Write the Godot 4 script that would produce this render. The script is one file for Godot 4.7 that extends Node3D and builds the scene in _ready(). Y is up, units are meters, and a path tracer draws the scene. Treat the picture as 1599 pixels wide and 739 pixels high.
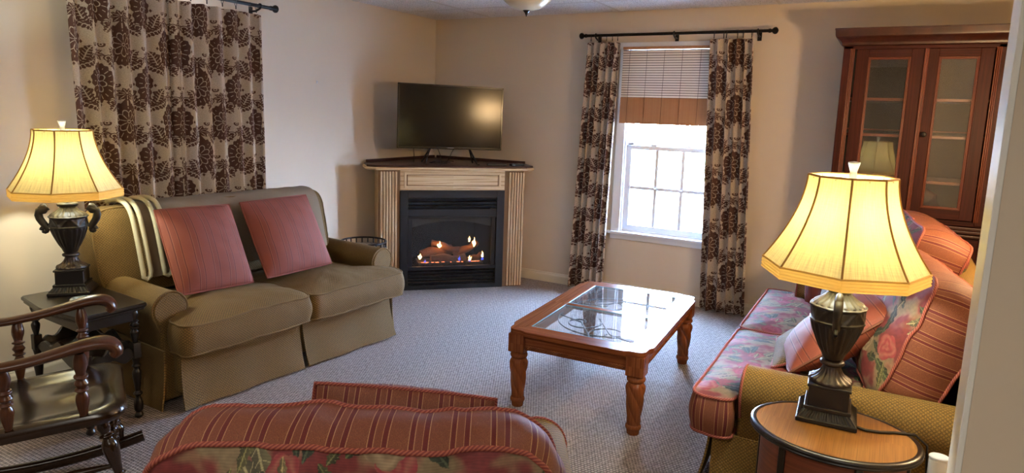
extends Node3D

# ------------------------------------------------------------------ mesh builder
class MB:
	var v := PackedVector3Array()
	var n := PackedVector3Array()
	var t := PackedVector2Array()
	var ix := PackedInt32Array()
	var xf := Transform3D.IDENTITY

	func vert(p: Vector3, nn: Vector3, uv: Vector2) -> int:
		v.append(xf * p)
		n.append((xf.basis * nn).normalized())
		t.append(uv)
		return v.size() - 1

	func tri(a: int, b: int, c: int) -> void:
		var g := (v[c] - v[a]).cross(v[b] - v[a])
		if g.length_squared() < 1e-18:
			return
		if g.dot(n[a] + n[b] + n[c]) < 0.0:
			ix.append_array(PackedInt32Array([a, c, b]))
		else:
			ix.append_array(PackedInt32Array([a, b, c]))

	func quad(a: int, b: int, c: int, d: int) -> void:
		tri(a, b, c)
		tri(a, c, d)

	func flat(pts: Array, uvs: Array, nn: Vector3) -> void:
		var ids: Array[int] = []
		for k in pts.size():
			ids.append(vert(pts[k], nn, uvs[k]))
		for k in range(1, pts.size() - 1):
			tri(ids[0], ids[k], ids[k + 1])

	# a surface f(u, v) over 0..1; normals from differences; uv = (u, v) * us, or fuv
	func grid(nu: int, nv: int, f: Callable, us := Vector2.ONE, cu := false, cv := false, flip := false) -> void:
		var p: Array[Vector3] = []
		p.resize((nu + 1) * (nv + 1))
		for j in nv + 1:
			for i in nu + 1:
				p[j * (nu + 1) + i] = f.call(float(i) / nu, float(j) / nv)
		var base := v.size()
		var w := nu + 1
		for j in nv + 1:
			for i in nu + 1:
				var i0 := i - 1
				var i1 := i + 1
				if cu:
					i0 = posmod(i - 1, nu)
					i1 = posmod(i + 1, nu)
				else:
					i0 = maxi(i0, 0)
					i1 = mini(i1, nu)
				var j0 := maxi(j - 1, 0)
				var j1 := mini(j + 1, nv)
				if cv:
					j0 = posmod(j - 1, nv)
					j1 = posmod(j + 1, nv)
				var du := p[j * w + i1] - p[j * w + i0]
				var dv := p[j1 * w + i] - p[j0 * w + i]
				if du.length_squared() < 1e-14:
					var jj := j1 if j < nv / 2.0 else j0
					du = p[jj * w + i1] - p[jj * w + i0]
				var nn := du.cross(dv)
				if nn.length_squared() < 1e-20:
					nn = Vector3.UP
				nn = nn.normalized()
				if flip:
					nn = -nn
				vert(p[j * w + i], nn, Vector2(float(i) / nu, float(j) / nv) * us)
		for j in nv:
			for i in nu:
				var a := base + j * w + i
				quad(a, a + 1, a + w + 1, a + w)

	# a cloth of a thickness: the grid, its back and its rim
	func slab(nu: int, nv: int, f: Callable, th: float, us := Vector2.ONE, flip := false) -> void:
		var s := v.size()
		var keep := xf
		grid(nu, nv, f, us, false, false, flip)
		var cnt := v.size() - s
		xf = Transform3D.IDENTITY
		for k in cnt:
			vert(v[s + k] - n[s + k] * th, -n[s + k], t[s + k])
		var w := nu + 1
		for j in nv:
			for i in nu:
				var a := s + cnt + j * w + i
				quad(a, a + 1, a + w + 1, a + w)
		var loop: Array[int] = []
		for i in w:
			loop.append(i)
		for j in range(1, nv + 1):
			loop.append(j * w + nu)
		for i in range(nu - 1, -1, -1):
			loop.append(nv * w + i)
		for j in range(nv - 1, 0, -1):
			loop.append(j * w)
		var mid := Vector3.ZERO
		for k in loop:
			mid += v[s + k]
		mid /= loop.size()
		for k in loop.size():
			var a := s + loop[k]
			var b := s + loop[(k + 1) % loop.size()]
			var e := (v[b] - v[a]).cross(n[a])
			if e.dot(v[a] - mid) < 0.0:
				e = -e
			if e.length_squared() < 1e-16:
				continue
			e = e.normalized()
			var q := [vert(v[a], e, t[a]), vert(v[b], e, t[b]), vert(v[b + cnt], e, t[b]), vert(v[a + cnt], e, t[a])]
			quad(q[0], q[1], q[2], q[3])
		xf = keep

	# box with rounded edges; g = axis the grain runs along (texture v)
	func box(c: Vector3, s: Vector3, r := 0.004, g := 1) -> void:
		var h := s * 0.5
		r = minf(r, minf(h.x, minf(h.y, h.z)) * 0.98)
		for ax in 3:
			var b := (ax + 1) % 3
			var d := (ax + 2) % 3
			for sg in [-1.0, 1.0]:
				var base := v.size()
				for j in 4:
					for i in 4:
						var p := Vector3.ZERO
						p[ax] = sg * h[ax]
						p[b] = [-h[b], -h[b] + r, h[b] - r, h[b]][i]
						p[d] = [-h[d], -h[d] + r, h[d] - r, h[d]][j]
						var inn := Vector3(clampf(p.x, -h.x + r, h.x - r), clampf(p.y, -h.y + r, h.y - r), clampf(p.z, -h.z + r, h.z - r))
						var nn := (p - inn)
						if nn.length_squared() < 1e-14:
							nn[ax] = sg
						nn = nn.normalized()
						var q := inn + nn * r
						var uu := q[b]
						var vv := q[d]
						if b == g or (ax == g and b == (g + 1) % 3 and false):
							uu = q[d]
							vv = q[b]
						vert(c + q, nn, Vector2(uu + c[d] * 0.37 + c[b] * 0.23, vv + c[ax] * 0.71))
				for j in 3:
					for i in 3:
						var a := base + j * 4 + i
						quad(a, a + 1, a + 5, a + 4)

	func bar(a: Vector3, b: Vector3, w: float, h: float, up := Vector3.UP, r := 0.003) -> void:
		var keep := xf
		var z := (b - a).normalized()
		var x := up.cross(z).normalized()
		var y := z.cross(x)
		xf = keep * Transform3D(Basis(x, y, z), (a + b) * 0.5)
		box(Vector3.ZERO, Vector3(w, h, (b - a).length()), r, 2)
		xf = keep

	# profile of Vector2(radius, y) from bottom to top; mod(angle, r, y) -> r
	func lathe(pr: Array, segs := 24, mod = null, us := Vector2(1, 1)) -> void:
		var m := pr.size() - 1
		grid(segs, m, func(u: float, w: float):
			var q: Vector2 = pr[roundi(w * m)]
			var r := q.x
			var ang: float = u * TAU
			if mod != null:
				r = mod.call(ang, q.x, q.y)
			return Vector3(cos(ang) * r, q.y, sin(ang) * r), us, true, false, true)

	# round tube; r a number or an array; fl flattens (width, height factors)
	func tube(path: Array, r, segs := 8, closed := false, fl := Vector2.ONE, up := Vector3.ZERO) -> void:
		var m := path.size()
		var base := v.size()
		var tp := Vector3.ZERO
		var x := Vector3.ZERO
		var total := 0.0
		var rings := m + (1 if closed else 0)
		for kk in rings:
			var k := kk % m
			var p: Vector3 = path[k]
			var a: Vector3 = path[posmod(k - 1, m)] if closed else path[maxi(k - 1, 0)]
			var b: Vector3 = path[(k + 1) % m] if closed else path[mini(k + 1, m - 1)]
			var tg := (b - a).normalized()
			if up != Vector3.ZERO:
				x = up.cross(tg).normalized()
			elif kk == 0:
				x = tg.cross(Vector3.UP)
				if x.length() < 0.2:
					x = tg.cross(Vector3.RIGHT)
				x = x.normalized()
			else:
				x = (x - tg * x.dot(tg)).normalized()
			var y := tg.cross(x)
			var rr: float = r[k] if r is Array or r is PackedFloat32Array else float(r)
			if kk > 0:
				total += p.distance_to(tp)
			tp = p
			for s in segs + 1:
				var an := TAU * s / segs
				var o := x * cos(an) * fl.x + y * sin(an) * fl.y
				var nn := x * cos(an) / fl.x + y * sin(an) / fl.y
				vert(p + o * rr, nn.normalized(), Vector2(float(s) / segs * TAU * rr, total))
		for k in rings - 1:
			for s in segs:
				var q := base + k * (segs + 1) + s
				quad(q, q + 1, q + segs + 2, q + segs + 1)
		if not closed:
			for e in 2:
				var k := 0 if e == 0 else m - 1
				var nn: Vector3 = (path[0] - path[1]) if e == 0 else (path[m - 1] - path[m - 2])
				nn = nn.normalized()
				var ids: Array[int] = []
				var c := xf.affine_inverse()
				for s in segs:
					ids.append(vert(c * v[base + k * (segs + 1) + s], nn, Vector2.ZERO))
				for s in range(1, segs - 1):
					tri(ids[0], ids[s], ids[s + 1])

	# polygon (x, z) raised from y0 to y1 with chamfer b; smooth rounds the side normals
	func prism(poly: PackedVector2Array, y0: float, y1: float, b := 0.0, smooth := false) -> void:
		var m := poly.size()
		var area := 0.0
		for k in m:
			area += poly[k].cross(poly[(k + 1) % m])
		var sgn := 1.0 if area > 0.0 else -1.0
		var en: Array[Vector2] = []
		for k in m:
			var e := (poly[(k + 1) % m] - poly[k]).normalized()
			en.append(Vector2(e.y, -e.x) * sgn)
		var vn: Array[Vector2] = []
		for k in m:
			var q := en[posmod(k - 1, m)] + en[k]
			vn.append(q / maxf(q.length_squared() * 0.5, 0.2))
		var ins := PackedVector2Array()
		for k in m:
			ins.append(poly[k] - vn[k] * b)
		var tris := Geometry2D.triangulate_polygon(ins)
		for side in [0, 1]:
			var y: float = y1 if side else y0
			var nn := Vector3.UP if side else Vector3.DOWN
			var base := v.size()
			for k in m:
				vert(Vector3(ins[k].x, y, ins[k].y), nn, ins[k])
			for k in range(0, tris.size(), 3):
				tri(base + tris[k], base + tris[k + 1], base + tris[k + 2])
		var levels := [[y0, true], [y0 + b, false], [y1 - b, false], [y1, true]] if b > 0.0 else [[y0, false], [y1, false]]
		var run := 0.0
		for k in m:
			var k2 := (k + 1) % m
			var ln := poly[k].distance_to(poly[k2])
			for l in levels.size() - 1:
				var q: Array[Vector3] = []
				var uv: Array[Vector2] = []
				var ns: Array[Vector3] = []
				var tilt := 0.0
				if levels[l][1]:
					tilt = -1.0
				elif levels[l + 1][1]:
					tilt = 1.0
				for w in [[k, l], [k2, l], [k2, l + 1], [k, l + 1]]:
					var P: Vector2 = ins[w[0]] if levels[w[1]][1] else poly[w[0]]
					q.append(Vector3(P.x, levels[w[1]][0], P.y))
					uv.append(Vector2(levels[w[1]][0], run + (0.0 if w[0] == k else ln)))
					var N: Vector2 = vn[w[0]].normalized() if smooth else en[k]
					ns.append(Vector3(N.x, tilt, N.y).normalized())
				var ids: Array[int] = []
				for w in 4:
					ids.append(vert(q[w], ns[w], uv[w]))
				quad(ids[0], ids[1], ids[2], ids[3])
			run += ln

	func mesh() -> ArrayMesh:
		var a := []
		a.resize(Mesh.ARRAY_MAX)
		a[Mesh.ARRAY_VERTEX] = v
		a[Mesh.ARRAY_NORMAL] = n
		a[Mesh.ARRAY_TEX_UV] = t
		a[Mesh.ARRAY_INDEX] = ix
		var m := ArrayMesh.new()
		m.add_surface_from_arrays(Mesh.PRIMITIVE_TRIANGLES, a)
		return m

# ------------------------------------------------------------------ scene helpers
var M := {}
var ns := FastNoiseLite.new()

func thing(called: String, label: String, category: String, at := Vector3.ZERO, yaw := 0.0, group := "") -> Node3D:
	var o := Node3D.new()
	o.name = called
	add_child(o, true)
	o.position = at
	o.rotation.y = yaw
	tag(o, label, category, group)
	return o

func tag(o: Node3D, label: String, category: String, group := "") -> void:
	o.set_meta("label", label)
	o.set_meta("category", category)
	if group:
		o.set_meta("group", group)

func part(called: String, mb: MB, m: Material, parent: Node = self) -> MeshInstance3D:
	var o := MeshInstance3D.new()
	o.name = called
	o.mesh = mb.mesh()
	o.material_override = m
	parent.add_child(o, true)
	return o

func struct(called: String, mb: MB, m: Material, label: String) -> MeshInstance3D:
	var o := part(called, mb, m)
	o.set_meta("kind", "structure")
	o.set_meta("label", label)
	return o

func again(called: String, src: MeshInstance3D, at: Vector3, parent: Node, m: Material = null) -> MeshInstance3D:
	var o := MeshInstance3D.new()
	o.name = called
	o.mesh = src.mesh
	o.material_override = m if m else src.material_override
	o.transform = src.transform
	o.position = at
	parent.add_child(o, true)
	return o

func cube(c: Vector3, s: Vector3, r := 0.004, g := 1) -> MB:
	var b := MB.new()
	b.box(c, s, r, g)
	return b

# sharp profile with small bevels at its corners
func prof(pts: Array, b := 0.002) -> Array:
	var out := [pts[0]]
	for k in range(1, pts.size() - 1):
		var a: Vector2 = pts[k - 1]
		var c: Vector2 = pts[k]
		var d: Vector2 = pts[k + 1]
		var l := minf(b, minf(a.distance_to(c), c.distance_to(d)) * 0.4)
		out.append(c + (a - c).normalized() * l)
		out.append(c + (d - c).normalized() * l)
	out.append(pts[-1])
	return out

# smooth profile through points
func curve(pts: Array, per := 4) -> Array:
	var out := []
	var m := pts.size()
	for k in m - 1:
		for s in per:
			var w := float(s) / per
			var a = pts[maxi(k - 1, 0)]
			var d = pts[mini(k + 2, m - 1)]
			out.append(pts[k].cubic_interpolate(pts[k + 1], a, d, w))
	out.append(pts[m - 1])
	return out

func round_poly(pts: Array, r: float, seg := 6) -> PackedVector2Array:
	var out := PackedVector2Array()
	var m := pts.size()
	for k in m:
		var c: Vector2 = pts[k]
		var a: Vector2 = pts[posmod(k - 1, m)]
		var d: Vector2 = pts[(k + 1) % m]
		var l := minf(r, minf(a.distance_to(c), d.distance_to(c)) * 0.48)
		var p := c + (a - c).normalized() * l
		var q := c + (d - c).normalized() * l
		for s in seg + 1:
			var w := float(s) / seg
			out.append(p.lerp(c, w).lerp(c.lerp(q, w), w))
	return out

func subdivide(poly: PackedVector2Array, step: float) -> PackedVector2Array:
	var out := PackedVector2Array()
	for k in poly.size():
		var a := poly[k]
		var b := poly[(k + 1) % poly.size()]
		var c := maxi(1, ceili(a.distance_to(b) / step))
		for s in c:
			out.append(a.lerp(b, float(s) / c))
	return out

# boxed cushion: outline in local (x, z), thickness along y; faces, boxing and piping are parts
func box_cushion(parent: Node, names: Array, outline: PackedVector2Array, th: float, crown: float, xf: Transform3D, mats: Array, wrinkle := 0.006, sag = null, pipe_r := 0.0065) -> void:
	var ol := subdivide(outline, 0.03)
	var m := ol.size()
	var c := Vector2.ZERO
	for p in ol:
		c += p
	c /= m
	var seed_off := xf.origin * 7.3
	var edge := func(u: float) -> Vector2: return ol[roundi(u * m) % m]
	var yy := func(p: Vector2, s: float, side: float) -> float:
		var y := th * 0.5 + crown * (1.0 - pow(s, 2.6))
		y += wrinkle * ns.get_noise_3d(p.x * 900.0 + seed_off.x * 50.0, p.y * 900.0 + side * 300.0, seed_off.z * 50.0) * (0.3 + s)
		y += wrinkle * 1.6 * ns.get_noise_2d(p.x * 300.0 + seed_off.z * 60.0, p.y * 300.0 + side * 200.0)
		if sag != null and side > 0:
			y += sag.call(p)
		return y * side
	var faces := MB.new()
	faces.xf = xf
	for side in [1.0, -1.0]:
		var st := faces.v.size()
		faces.grid(m, 9, func(u: float, w: float):
			var s: float = 1.0 - pow(w, 1.5)
			var e: Vector2 = edge.call(u)
			var p: Vector2 = c + (e - c) * s
			return Vector3(p.x, yy.call(p, s, side), p.y), Vector2.ONE, true)
		var inv := xf.affine_inverse()
		for k in range(st, faces.v.size()):
			var q := inv * faces.v[k]
			faces.t[k] = Vector2(q.x + side * 0.3, q.z)
			var nn := inv.basis * faces.n[k]
			if nn.y * side < 0.0:
				faces.n[k] = -faces.n[k]
		# winding again with the settled normals
		for k in range(0, faces.ix.size(), 3):
			var a := faces.ix[k]
			var b := faces.ix[k + 1]
			var d := faces.ix[k + 2]
			if (faces.v[d] - faces.v[a]).cross(faces.v[b] - faces.v[a]).dot(faces.n[a] + faces.n[b] + faces.n[d]) < 0.0:
				faces.ix[k + 1] = d
				faces.ix[k + 2] = b
	part(names[0], faces, mats[0], parent)
	var band := MB.new()
	band.xf = xf
	var per := 0.0
	var acc: Array[float] = [0.0]
	for k in m:
		per += ol[k].distance_to(ol[(k + 1) % m])
		acc.append(per)
	var bs := band.v.size()
	band.grid(m, 10, func(u: float, w: float):
		var e: Vector2 = edge.call(u)
		var a: Vector2 = ol[posmod(roundi(u * m) - 1, m)]
		var b: Vector2 = ol[(roundi(u * m) + 1) % m]
		var tg := (b - a).normalized()
		var o := Vector2(tg.y, -tg.x)
		if o.dot(e - c) < 0.0:
			o = -o
		var top: float = yy.call(e, 1.0, 1.0)
		var bot: float = yy.call(e, 1.0, -1.0)
		var bulge: float = (th * 0.10 + wrinkle * ns.get_noise_2d(roundi(u * m) * 26.0 + seed_off.x * 9.0, w * 40.0)) * sin(PI * w)
		var q := e + o * bulge
		return Vector3(q.x, lerpf(bot, top, w), q.y), Vector2.ONE, true)
	for k in range(bs, band.v.size()):
		var i := (k - bs) % (m + 1)
		var j := (k - bs) / (m + 1)
		band.t[k] = Vector2(acc[i], float(j) / 10.0 * th)
		var q := xf.affine_inverse() * band.v[k]
		var nn := xf.basis.inverse() * band.n[k]
		if Vector2(nn.x, nn.z).dot(Vector2(q.x, q.z) - c) < 0.0 and Vector2(nn.x, nn.z).length() > 0.1:
			pass
	part(names[1], band, mats[1], parent)
	for side in [1.0, -1.0]:
		var pm := MB.new()
		pm.xf = xf
		var path := []
		for k in m:
			path.append(Vector3(ol[k].x, yy.call(ol[k], 1.0, side), ol[k].y))
		pm.tube(path, pipe_r, 6, true)
		part("piping", pm, mats[2], parent)

# knife-edged pillow, w along local x, h along local z, thickness along y
func pillow(called: String, label: String, w: float, h: float, th: float, xf: Transform3D, mat: Material, pipe: Material, group := "", uvrot := false, rc := 0.0) -> Node3D:
	var o := thing(called, label, "pillow", Vector3.ZERO, 0.0, group)
	o.transform = xf
	var so := xf.origin * 31.0
	var pos := func(a: float, b: float) -> Vector2:
		var ex := (1.0 - 0.07 * (1.0 - b * b) * (1.0 - minf(rc * 4.0, 1.0))) * sqrt(1.0 - rc * a * a)
		var ez := (1.0 - 0.07 * (1.0 - a * a) * (1.0 - minf(rc * 4.0, 1.0))) * sqrt(1.0 - rc * b * b)
		return Vector2(a * w * 0.5 * ez, b * h * 0.5 * ex)
	var mb := MB.new()
	for side in [1.0, -1.0]:
		var st := mb.v.size()
		mb.grid(22, 22, func(u: float, q: float):
			var a := sin((u - 0.5) * PI)
			var b := sin((q - 0.5) * PI)
			var p: Vector2 = pos.call(a, b)
			var y := th * 0.5 * pow(maxf((1.0 - pow(absf(a), 2.4)) * (1.0 - pow(absf(b), 2.4)), 0.0), 0.55)
			var fold := 0.010 * ns.get_noise_3d(p.x * 420.0 + so.x, p.y * 420.0 + side * 200.0, so.z) + 0.005 * ns.get_noise_3d(p.x * 1300.0 + so.x, p.y * 1300.0 + side * 90.0, so.z)
			y += fold * minf(1.0, (1.0 - a * a * b * b) * 1.2) * minf(1.0, y * 30.0)
			return Vector3(p.x, y * side, p.y), Vector2.ONE, false, false, side > 0.0)
		for k in range(st, mb.v.size()):
			mb.t[k] = Vector2(mb.v[k].z, mb.v[k].x) if uvrot else Vector2(mb.v[k].x, mb.v[k].z)
	part("cover", mb, mat, o)
	var pm := MB.new()
	var path := []
	for e in 4:
		for s in 16:
			var q := -1.0 + s / 8.0
			var ab: Vector2 = [Vector2(q, -1), Vector2(1, q), Vector2(-q, 1), Vector2(-1, -q)][e]
			var p: Vector2 = pos.call(ab.x, ab.y)
			path.append(Vector3(p.x, 0.0, p.y))
	pm.tube(path, 0.0055, 6, true)
	part("piping", pm, pipe, o)
	return o

func frame_basis(x: Vector3, y: Vector3) -> Basis:
	x = x.normalized()
	var z := x.cross(y).normalized()
	return Basis(x, z.cross(x), z)

# ------------------------------------------------------------------ textures and materials
func img(w: int, h: int, f: Callable) -> ImageTexture:
	var im := Image.create_empty(w, h, false, Image.FORMAT_RGB8)
	for y in h:
		for x in w:
			im.set_pixel(x, y, f.call(x, y))
	return ImageTexture.create_from_image(im)

func noise_image(w: int, h: int, freq: float, sd: int, octaves := 3) -> Image:
	var f := FastNoiseLite.new()
	f.seed = sd
	f.frequency = freq
	f.fractal_octaves = octaves
	return f.get_seamless_image(w, h)

func grain_tex(dark: Color, light: Color, sd: int, fine := 1.0) -> ImageTexture:
	var a := noise_image(256, 256, 0.012, sd, 2)
	var b := noise_image(256, 256, 0.05, sd + 1, 3)
	return img(256, 256, func(x: int, y: int):
		var warp := a.get_pixel(x, (y / 4 + 0) % 256).r * 26.0
		var ring := 0.5 + 0.5 * sin((x + warp * 2.2) * TAU / 256.0 * 9.0)
		var fib := b.get_pixel((x * 3) % 256, (y / 12) % 256).r
		var pore := b.get_pixel((x * 5 + 40) % 256, (y / 7 + 90) % 256).r
		var k := clampf(0.28 * ring + 0.62 * fib * fine + 0.05, 0.0, 1.0)
		var c := dark.lerp(light, k)
		if pore > 0.66:
			c = c.lerp(dark * 0.7, (pore - 0.66) * 2.0)
		return c)

func mat(albedo: Color, rough := 0.6, tex: Texture2D = null, tile := Vector2.ONE) -> StandardMaterial3D:
	var m := StandardMaterial3D.new()
	m.albedo_color = albedo
	m.roughness = rough
	if tex:
		m.albedo_texture = tex
		m.uv1_scale = Vector3(1.0 / tile.x, 1.0 / tile.y, 1.0)
	return m

func relief(m: StandardMaterial3D, tex: Texture2D, cm: float) -> StandardMaterial3D:
	m.heightmap_enabled = true
	m.heightmap_texture = tex
	m.heightmap_scale = cm
	return m

func hexc(s: String) -> Color:
	return Color.html(s)

func damask(x: float, y: float) -> float:
	# a cell 0..1 wide and high holds two columns with a half drop; 1 = brown
	var best := 0.0
	for col in 2:
		for dy in [-1.0, 0.0, 1.0]:
			for dx in [-1.0, 0.0, 1.0]:
				var px: float = (x - 0.25 - 0.5 * col + dx) * 0.34
				var py: float = (y - 0.25 - 0.5 * col + dy) * 0.40
				if absf(px) > 0.13 or absf(py) > 0.21:
					continue
				px = absf(px)
				# palmette: a leafy fan, pointed below, with a flower of fine lines
				var q := Vector2(px * 1.10, py * 0.68 + 0.004)
				var an := atan2(q.x, -q.y)
				var r := q.length() / 0.080
				var lim := (0.88 + 0.12 * absf(cos(an * 3.5))) * (1.0 - 0.18 * smoothstep(1.9, PI, an)) - 0.08 * smoothstep(0.5, 0.0, an) + 0.03 * cos(an * 21.0)
				if r < lim:
					var w := 1.0
					var petal := absf(fposmod(an * 3.5 / PI, 1.0) - 0.5) * 2.0
					# outlines of the lobes, then of an inner ring of petals
					if r > 0.58 and petal < 0.07 * (1.5 - r) and r < lim - 0.05:
						w = 0.0
					if r > 0.66 and r < lim - 0.14 and absf(petal - 0.62) < 0.05:
						w = 0.0
					var inner := 0.52 * (0.72 + 0.28 * absf(cos(an * 4.5)))
					if absf(r - inner) < 0.026:
						w = 0.0
					if r < inner - 0.05 and r > 0.10 and absf(sin(an * 4.5)) > 0.95:
						w = 0.0
					if r > 0.05 and r < 0.085:
						w = 0.0
					best = maxf(best, w)
				# buds round the palmette
				for k in 5:
					var a2 := 0.18 + 0.34 * k
					var tip := Vector2(sin(a2) * 0.078, -cos(a2) * 0.120 - 0.004)
					var bd := Vector2(px, py) - tip
					if absf(bd.x) / 0.0052 + absf(bd.y) / 0.0095 < 1.0:
						best = maxf(best, 1.0)
				if py > 0.07 and py < 0.128 and px < (0.128 - py) * 0.50 and px > 0.0025:
					best = maxf(best, 1.0)
				# openwork spray of leaves between the palmettes
				var s := Vector2(px, py - 0.155 if py > 0.0 else py + 0.265)
				for e in [[0.0, 0.040, 0.0095], [0.55, 0.046, 0.0095], [1.10, 0.044, 0.0085], [1.75, 0.036, 0.0080], [2.55, 0.030, 0.0080]]:
					var o2 := s - Vector2(0.0, -0.012)
					var u2: float = (o2.x * sin(e[0]) - o2.y * cos(e[0])) / e[1]
					var v2: float = (o2.x * cos(e[0]) + o2.y * sin(e[0]) - 0.008 * u2 * u2 * sin(e[0])) / e[2]
					if u2 > 0.06 and u2 < 1.0:
						var hw2 := sin(u2 * PI) * (1.0 + 0.15 * sin(u2 * 20.0))
						if absf(v2) < hw2:
							best = maxf(best, 0.0 if absf(v2) < 0.16 and u2 < 0.8 else 1.0)
				var cu2 := (s - Vector2(0.030, 0.030)).length()
				if absf(cu2 - 0.0105) < 0.0032 and s.y < 0.036 or cu2 < 0.0038:
					best = maxf(best, 1.0)
				# feathered scroll that sweeps to the next column
				var side := 1.0
				for e in [[0.088, -0.072, 0.9], [0.086, 0.082, -0.9]]:
					var o := Vector2(px - e[0], py - e[1])
					var ca := cos(e[2])
					var sa := sin(e[2])
					var u := (o.x * ca + o.y * sa) / 0.050
					var v := (-o.x * sa + o.y * ca - 0.010 * sin(u * 2.2)) / 0.024
					if absf(u) < 1.0:
						var half := sqrt(1.0 - u * u) * (0.86 + 0.14 * sin(u * 22.0))
						if absf(v) < half:
							var w := 1.0
							if absf(v) < 0.10:
								w = 0.0
							elif sin(u * 24.0 - absf(v) * 5.0) > 0.72 and absf(v) < half - 0.15:
								w = 0.0
							best = maxf(best, w)
				for e in [[0.052, -0.108], [0.050, 0.118]]:
					var d2 := Vector2(px - e[0], py - e[1]).length()
					if d2 < 0.0165:
						best = maxf(best, 0.0 if absf(d2 - 0.0100) < 0.0022 else 1.0)
	return best

func leaf_stamp(px: PackedColorArray, sz: int, c: Vector2, ln: float, wd: float, ang: float, col: Color) -> void:
	var ca := cos(ang)
	var sa := sin(ang)
	var R := int(ln) + 2
	for y in range(-R, R + 1):
		for x in range(-R, R + 1):
			var u := (x * ca + y * sa) / ln
			var w := (-x * sa + y * ca) / wd
			var lim := 1.0 - u * u
			if absf(u) < 1.0 and absf(w) < lim * (0.85 + 0.15 * sin(u * 14.0)):
				var k := 0.75 + 0.25 * w
				if absf(w) < 0.10 or absf(sin(u * 9.0 - absf(w) * 2.5)) < 0.14:
					k = 1.35
				px[posmod(int(c.y) + y, sz) * sz + posmod(int(c.x) + x, sz)] = Color(col.r * k, col.g * k, col.b * k)

func rose_stamp(px: PackedColorArray, sz: int, c: Vector2, rad: float, a: Color, b: Color, ph: float) -> void:
	var R := int(rad) + 2
	for y in range(-R, R + 1):
		for x in range(-R, R + 1):
			var r := Vector2(x, y).length() / rad
			var an := atan2(y, x)
			var lim := 0.82 + 0.16 * absf(cos(an * 2.5 + ph))
			if r < lim:
				var k := 0.5 + 0.5 * sin(r * 12.0 + sin(an * 3.0 + ph + r * 3.0) * 1.4)
				px[posmod(int(c.y) + y, sz) * sz + posmod(int(c.x) + x, sz)] = a.lerp(b, k)

func floral_tex() -> ImageTexture:
	var sz := 384
	var px := PackedColorArray()
	px.resize(sz * sz)
	var nz := noise_image(sz, sz, 0.010, 77, 3)
	var nf := noise_image(sz, sz, 0.08, 78, 2)
	for y in sz:
		for x in sz:
			var k := nz.get_pixel(x, y).r
			var c := hexc("a07a60").lerp(hexc("8e3c3c"), smoothstep(0.42, 0.60, k))
			c = c.lerp(hexc("9a8766"), smoothstep(0.45, 0.30, k))
			px[y * sz + x] = c
	var rng := RandomNumberGenerator.new()
	rng.seed = 5
	for k in 60:
		var c := Vector2(rng.randf() * sz, rng.randf() * sz)
		leaf_stamp(px, sz, c, rng.randf_range(22, 40), rng.randf_range(8, 15), rng.randf() * TAU, [hexc("5b6340"), hexc("7c7a4c"), hexc("4a5440"), hexc("8f8a66")][k % 4])
	for k in 12:
		var c := Vector2(rng.randf() * sz, rng.randf() * sz)
		rose_stamp(px, sz, c, rng.randf_range(20, 34), [hexc("9c2f3c"), hexc("a8434a"), hexc("9a8264")][k % 3], [hexc("b04a54"), hexc("b8705f"), hexc("bca684")][k % 3], rng.randf() * 6.0)
	for k in 20:
		var c := Vector2(rng.randf() * sz, rng.randf() * sz)
		leaf_stamp(px, sz, c, rng.randf_range(10, 20), rng.randf_range(4, 8), rng.randf() * TAU, [hexc("6c6e48"), hexc("a99a6a")][k % 2])
	return img(sz, sz, func(x: int, y: int):
		var c := px[y * sz + x]
		var w := 0.86 + 0.10 * (y % 3) / 2.0 + 0.16 * (nf.get_pixel(x, y).r - 0.5)
		return Color(c.r * w, c.g * w, c.b * w))

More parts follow.
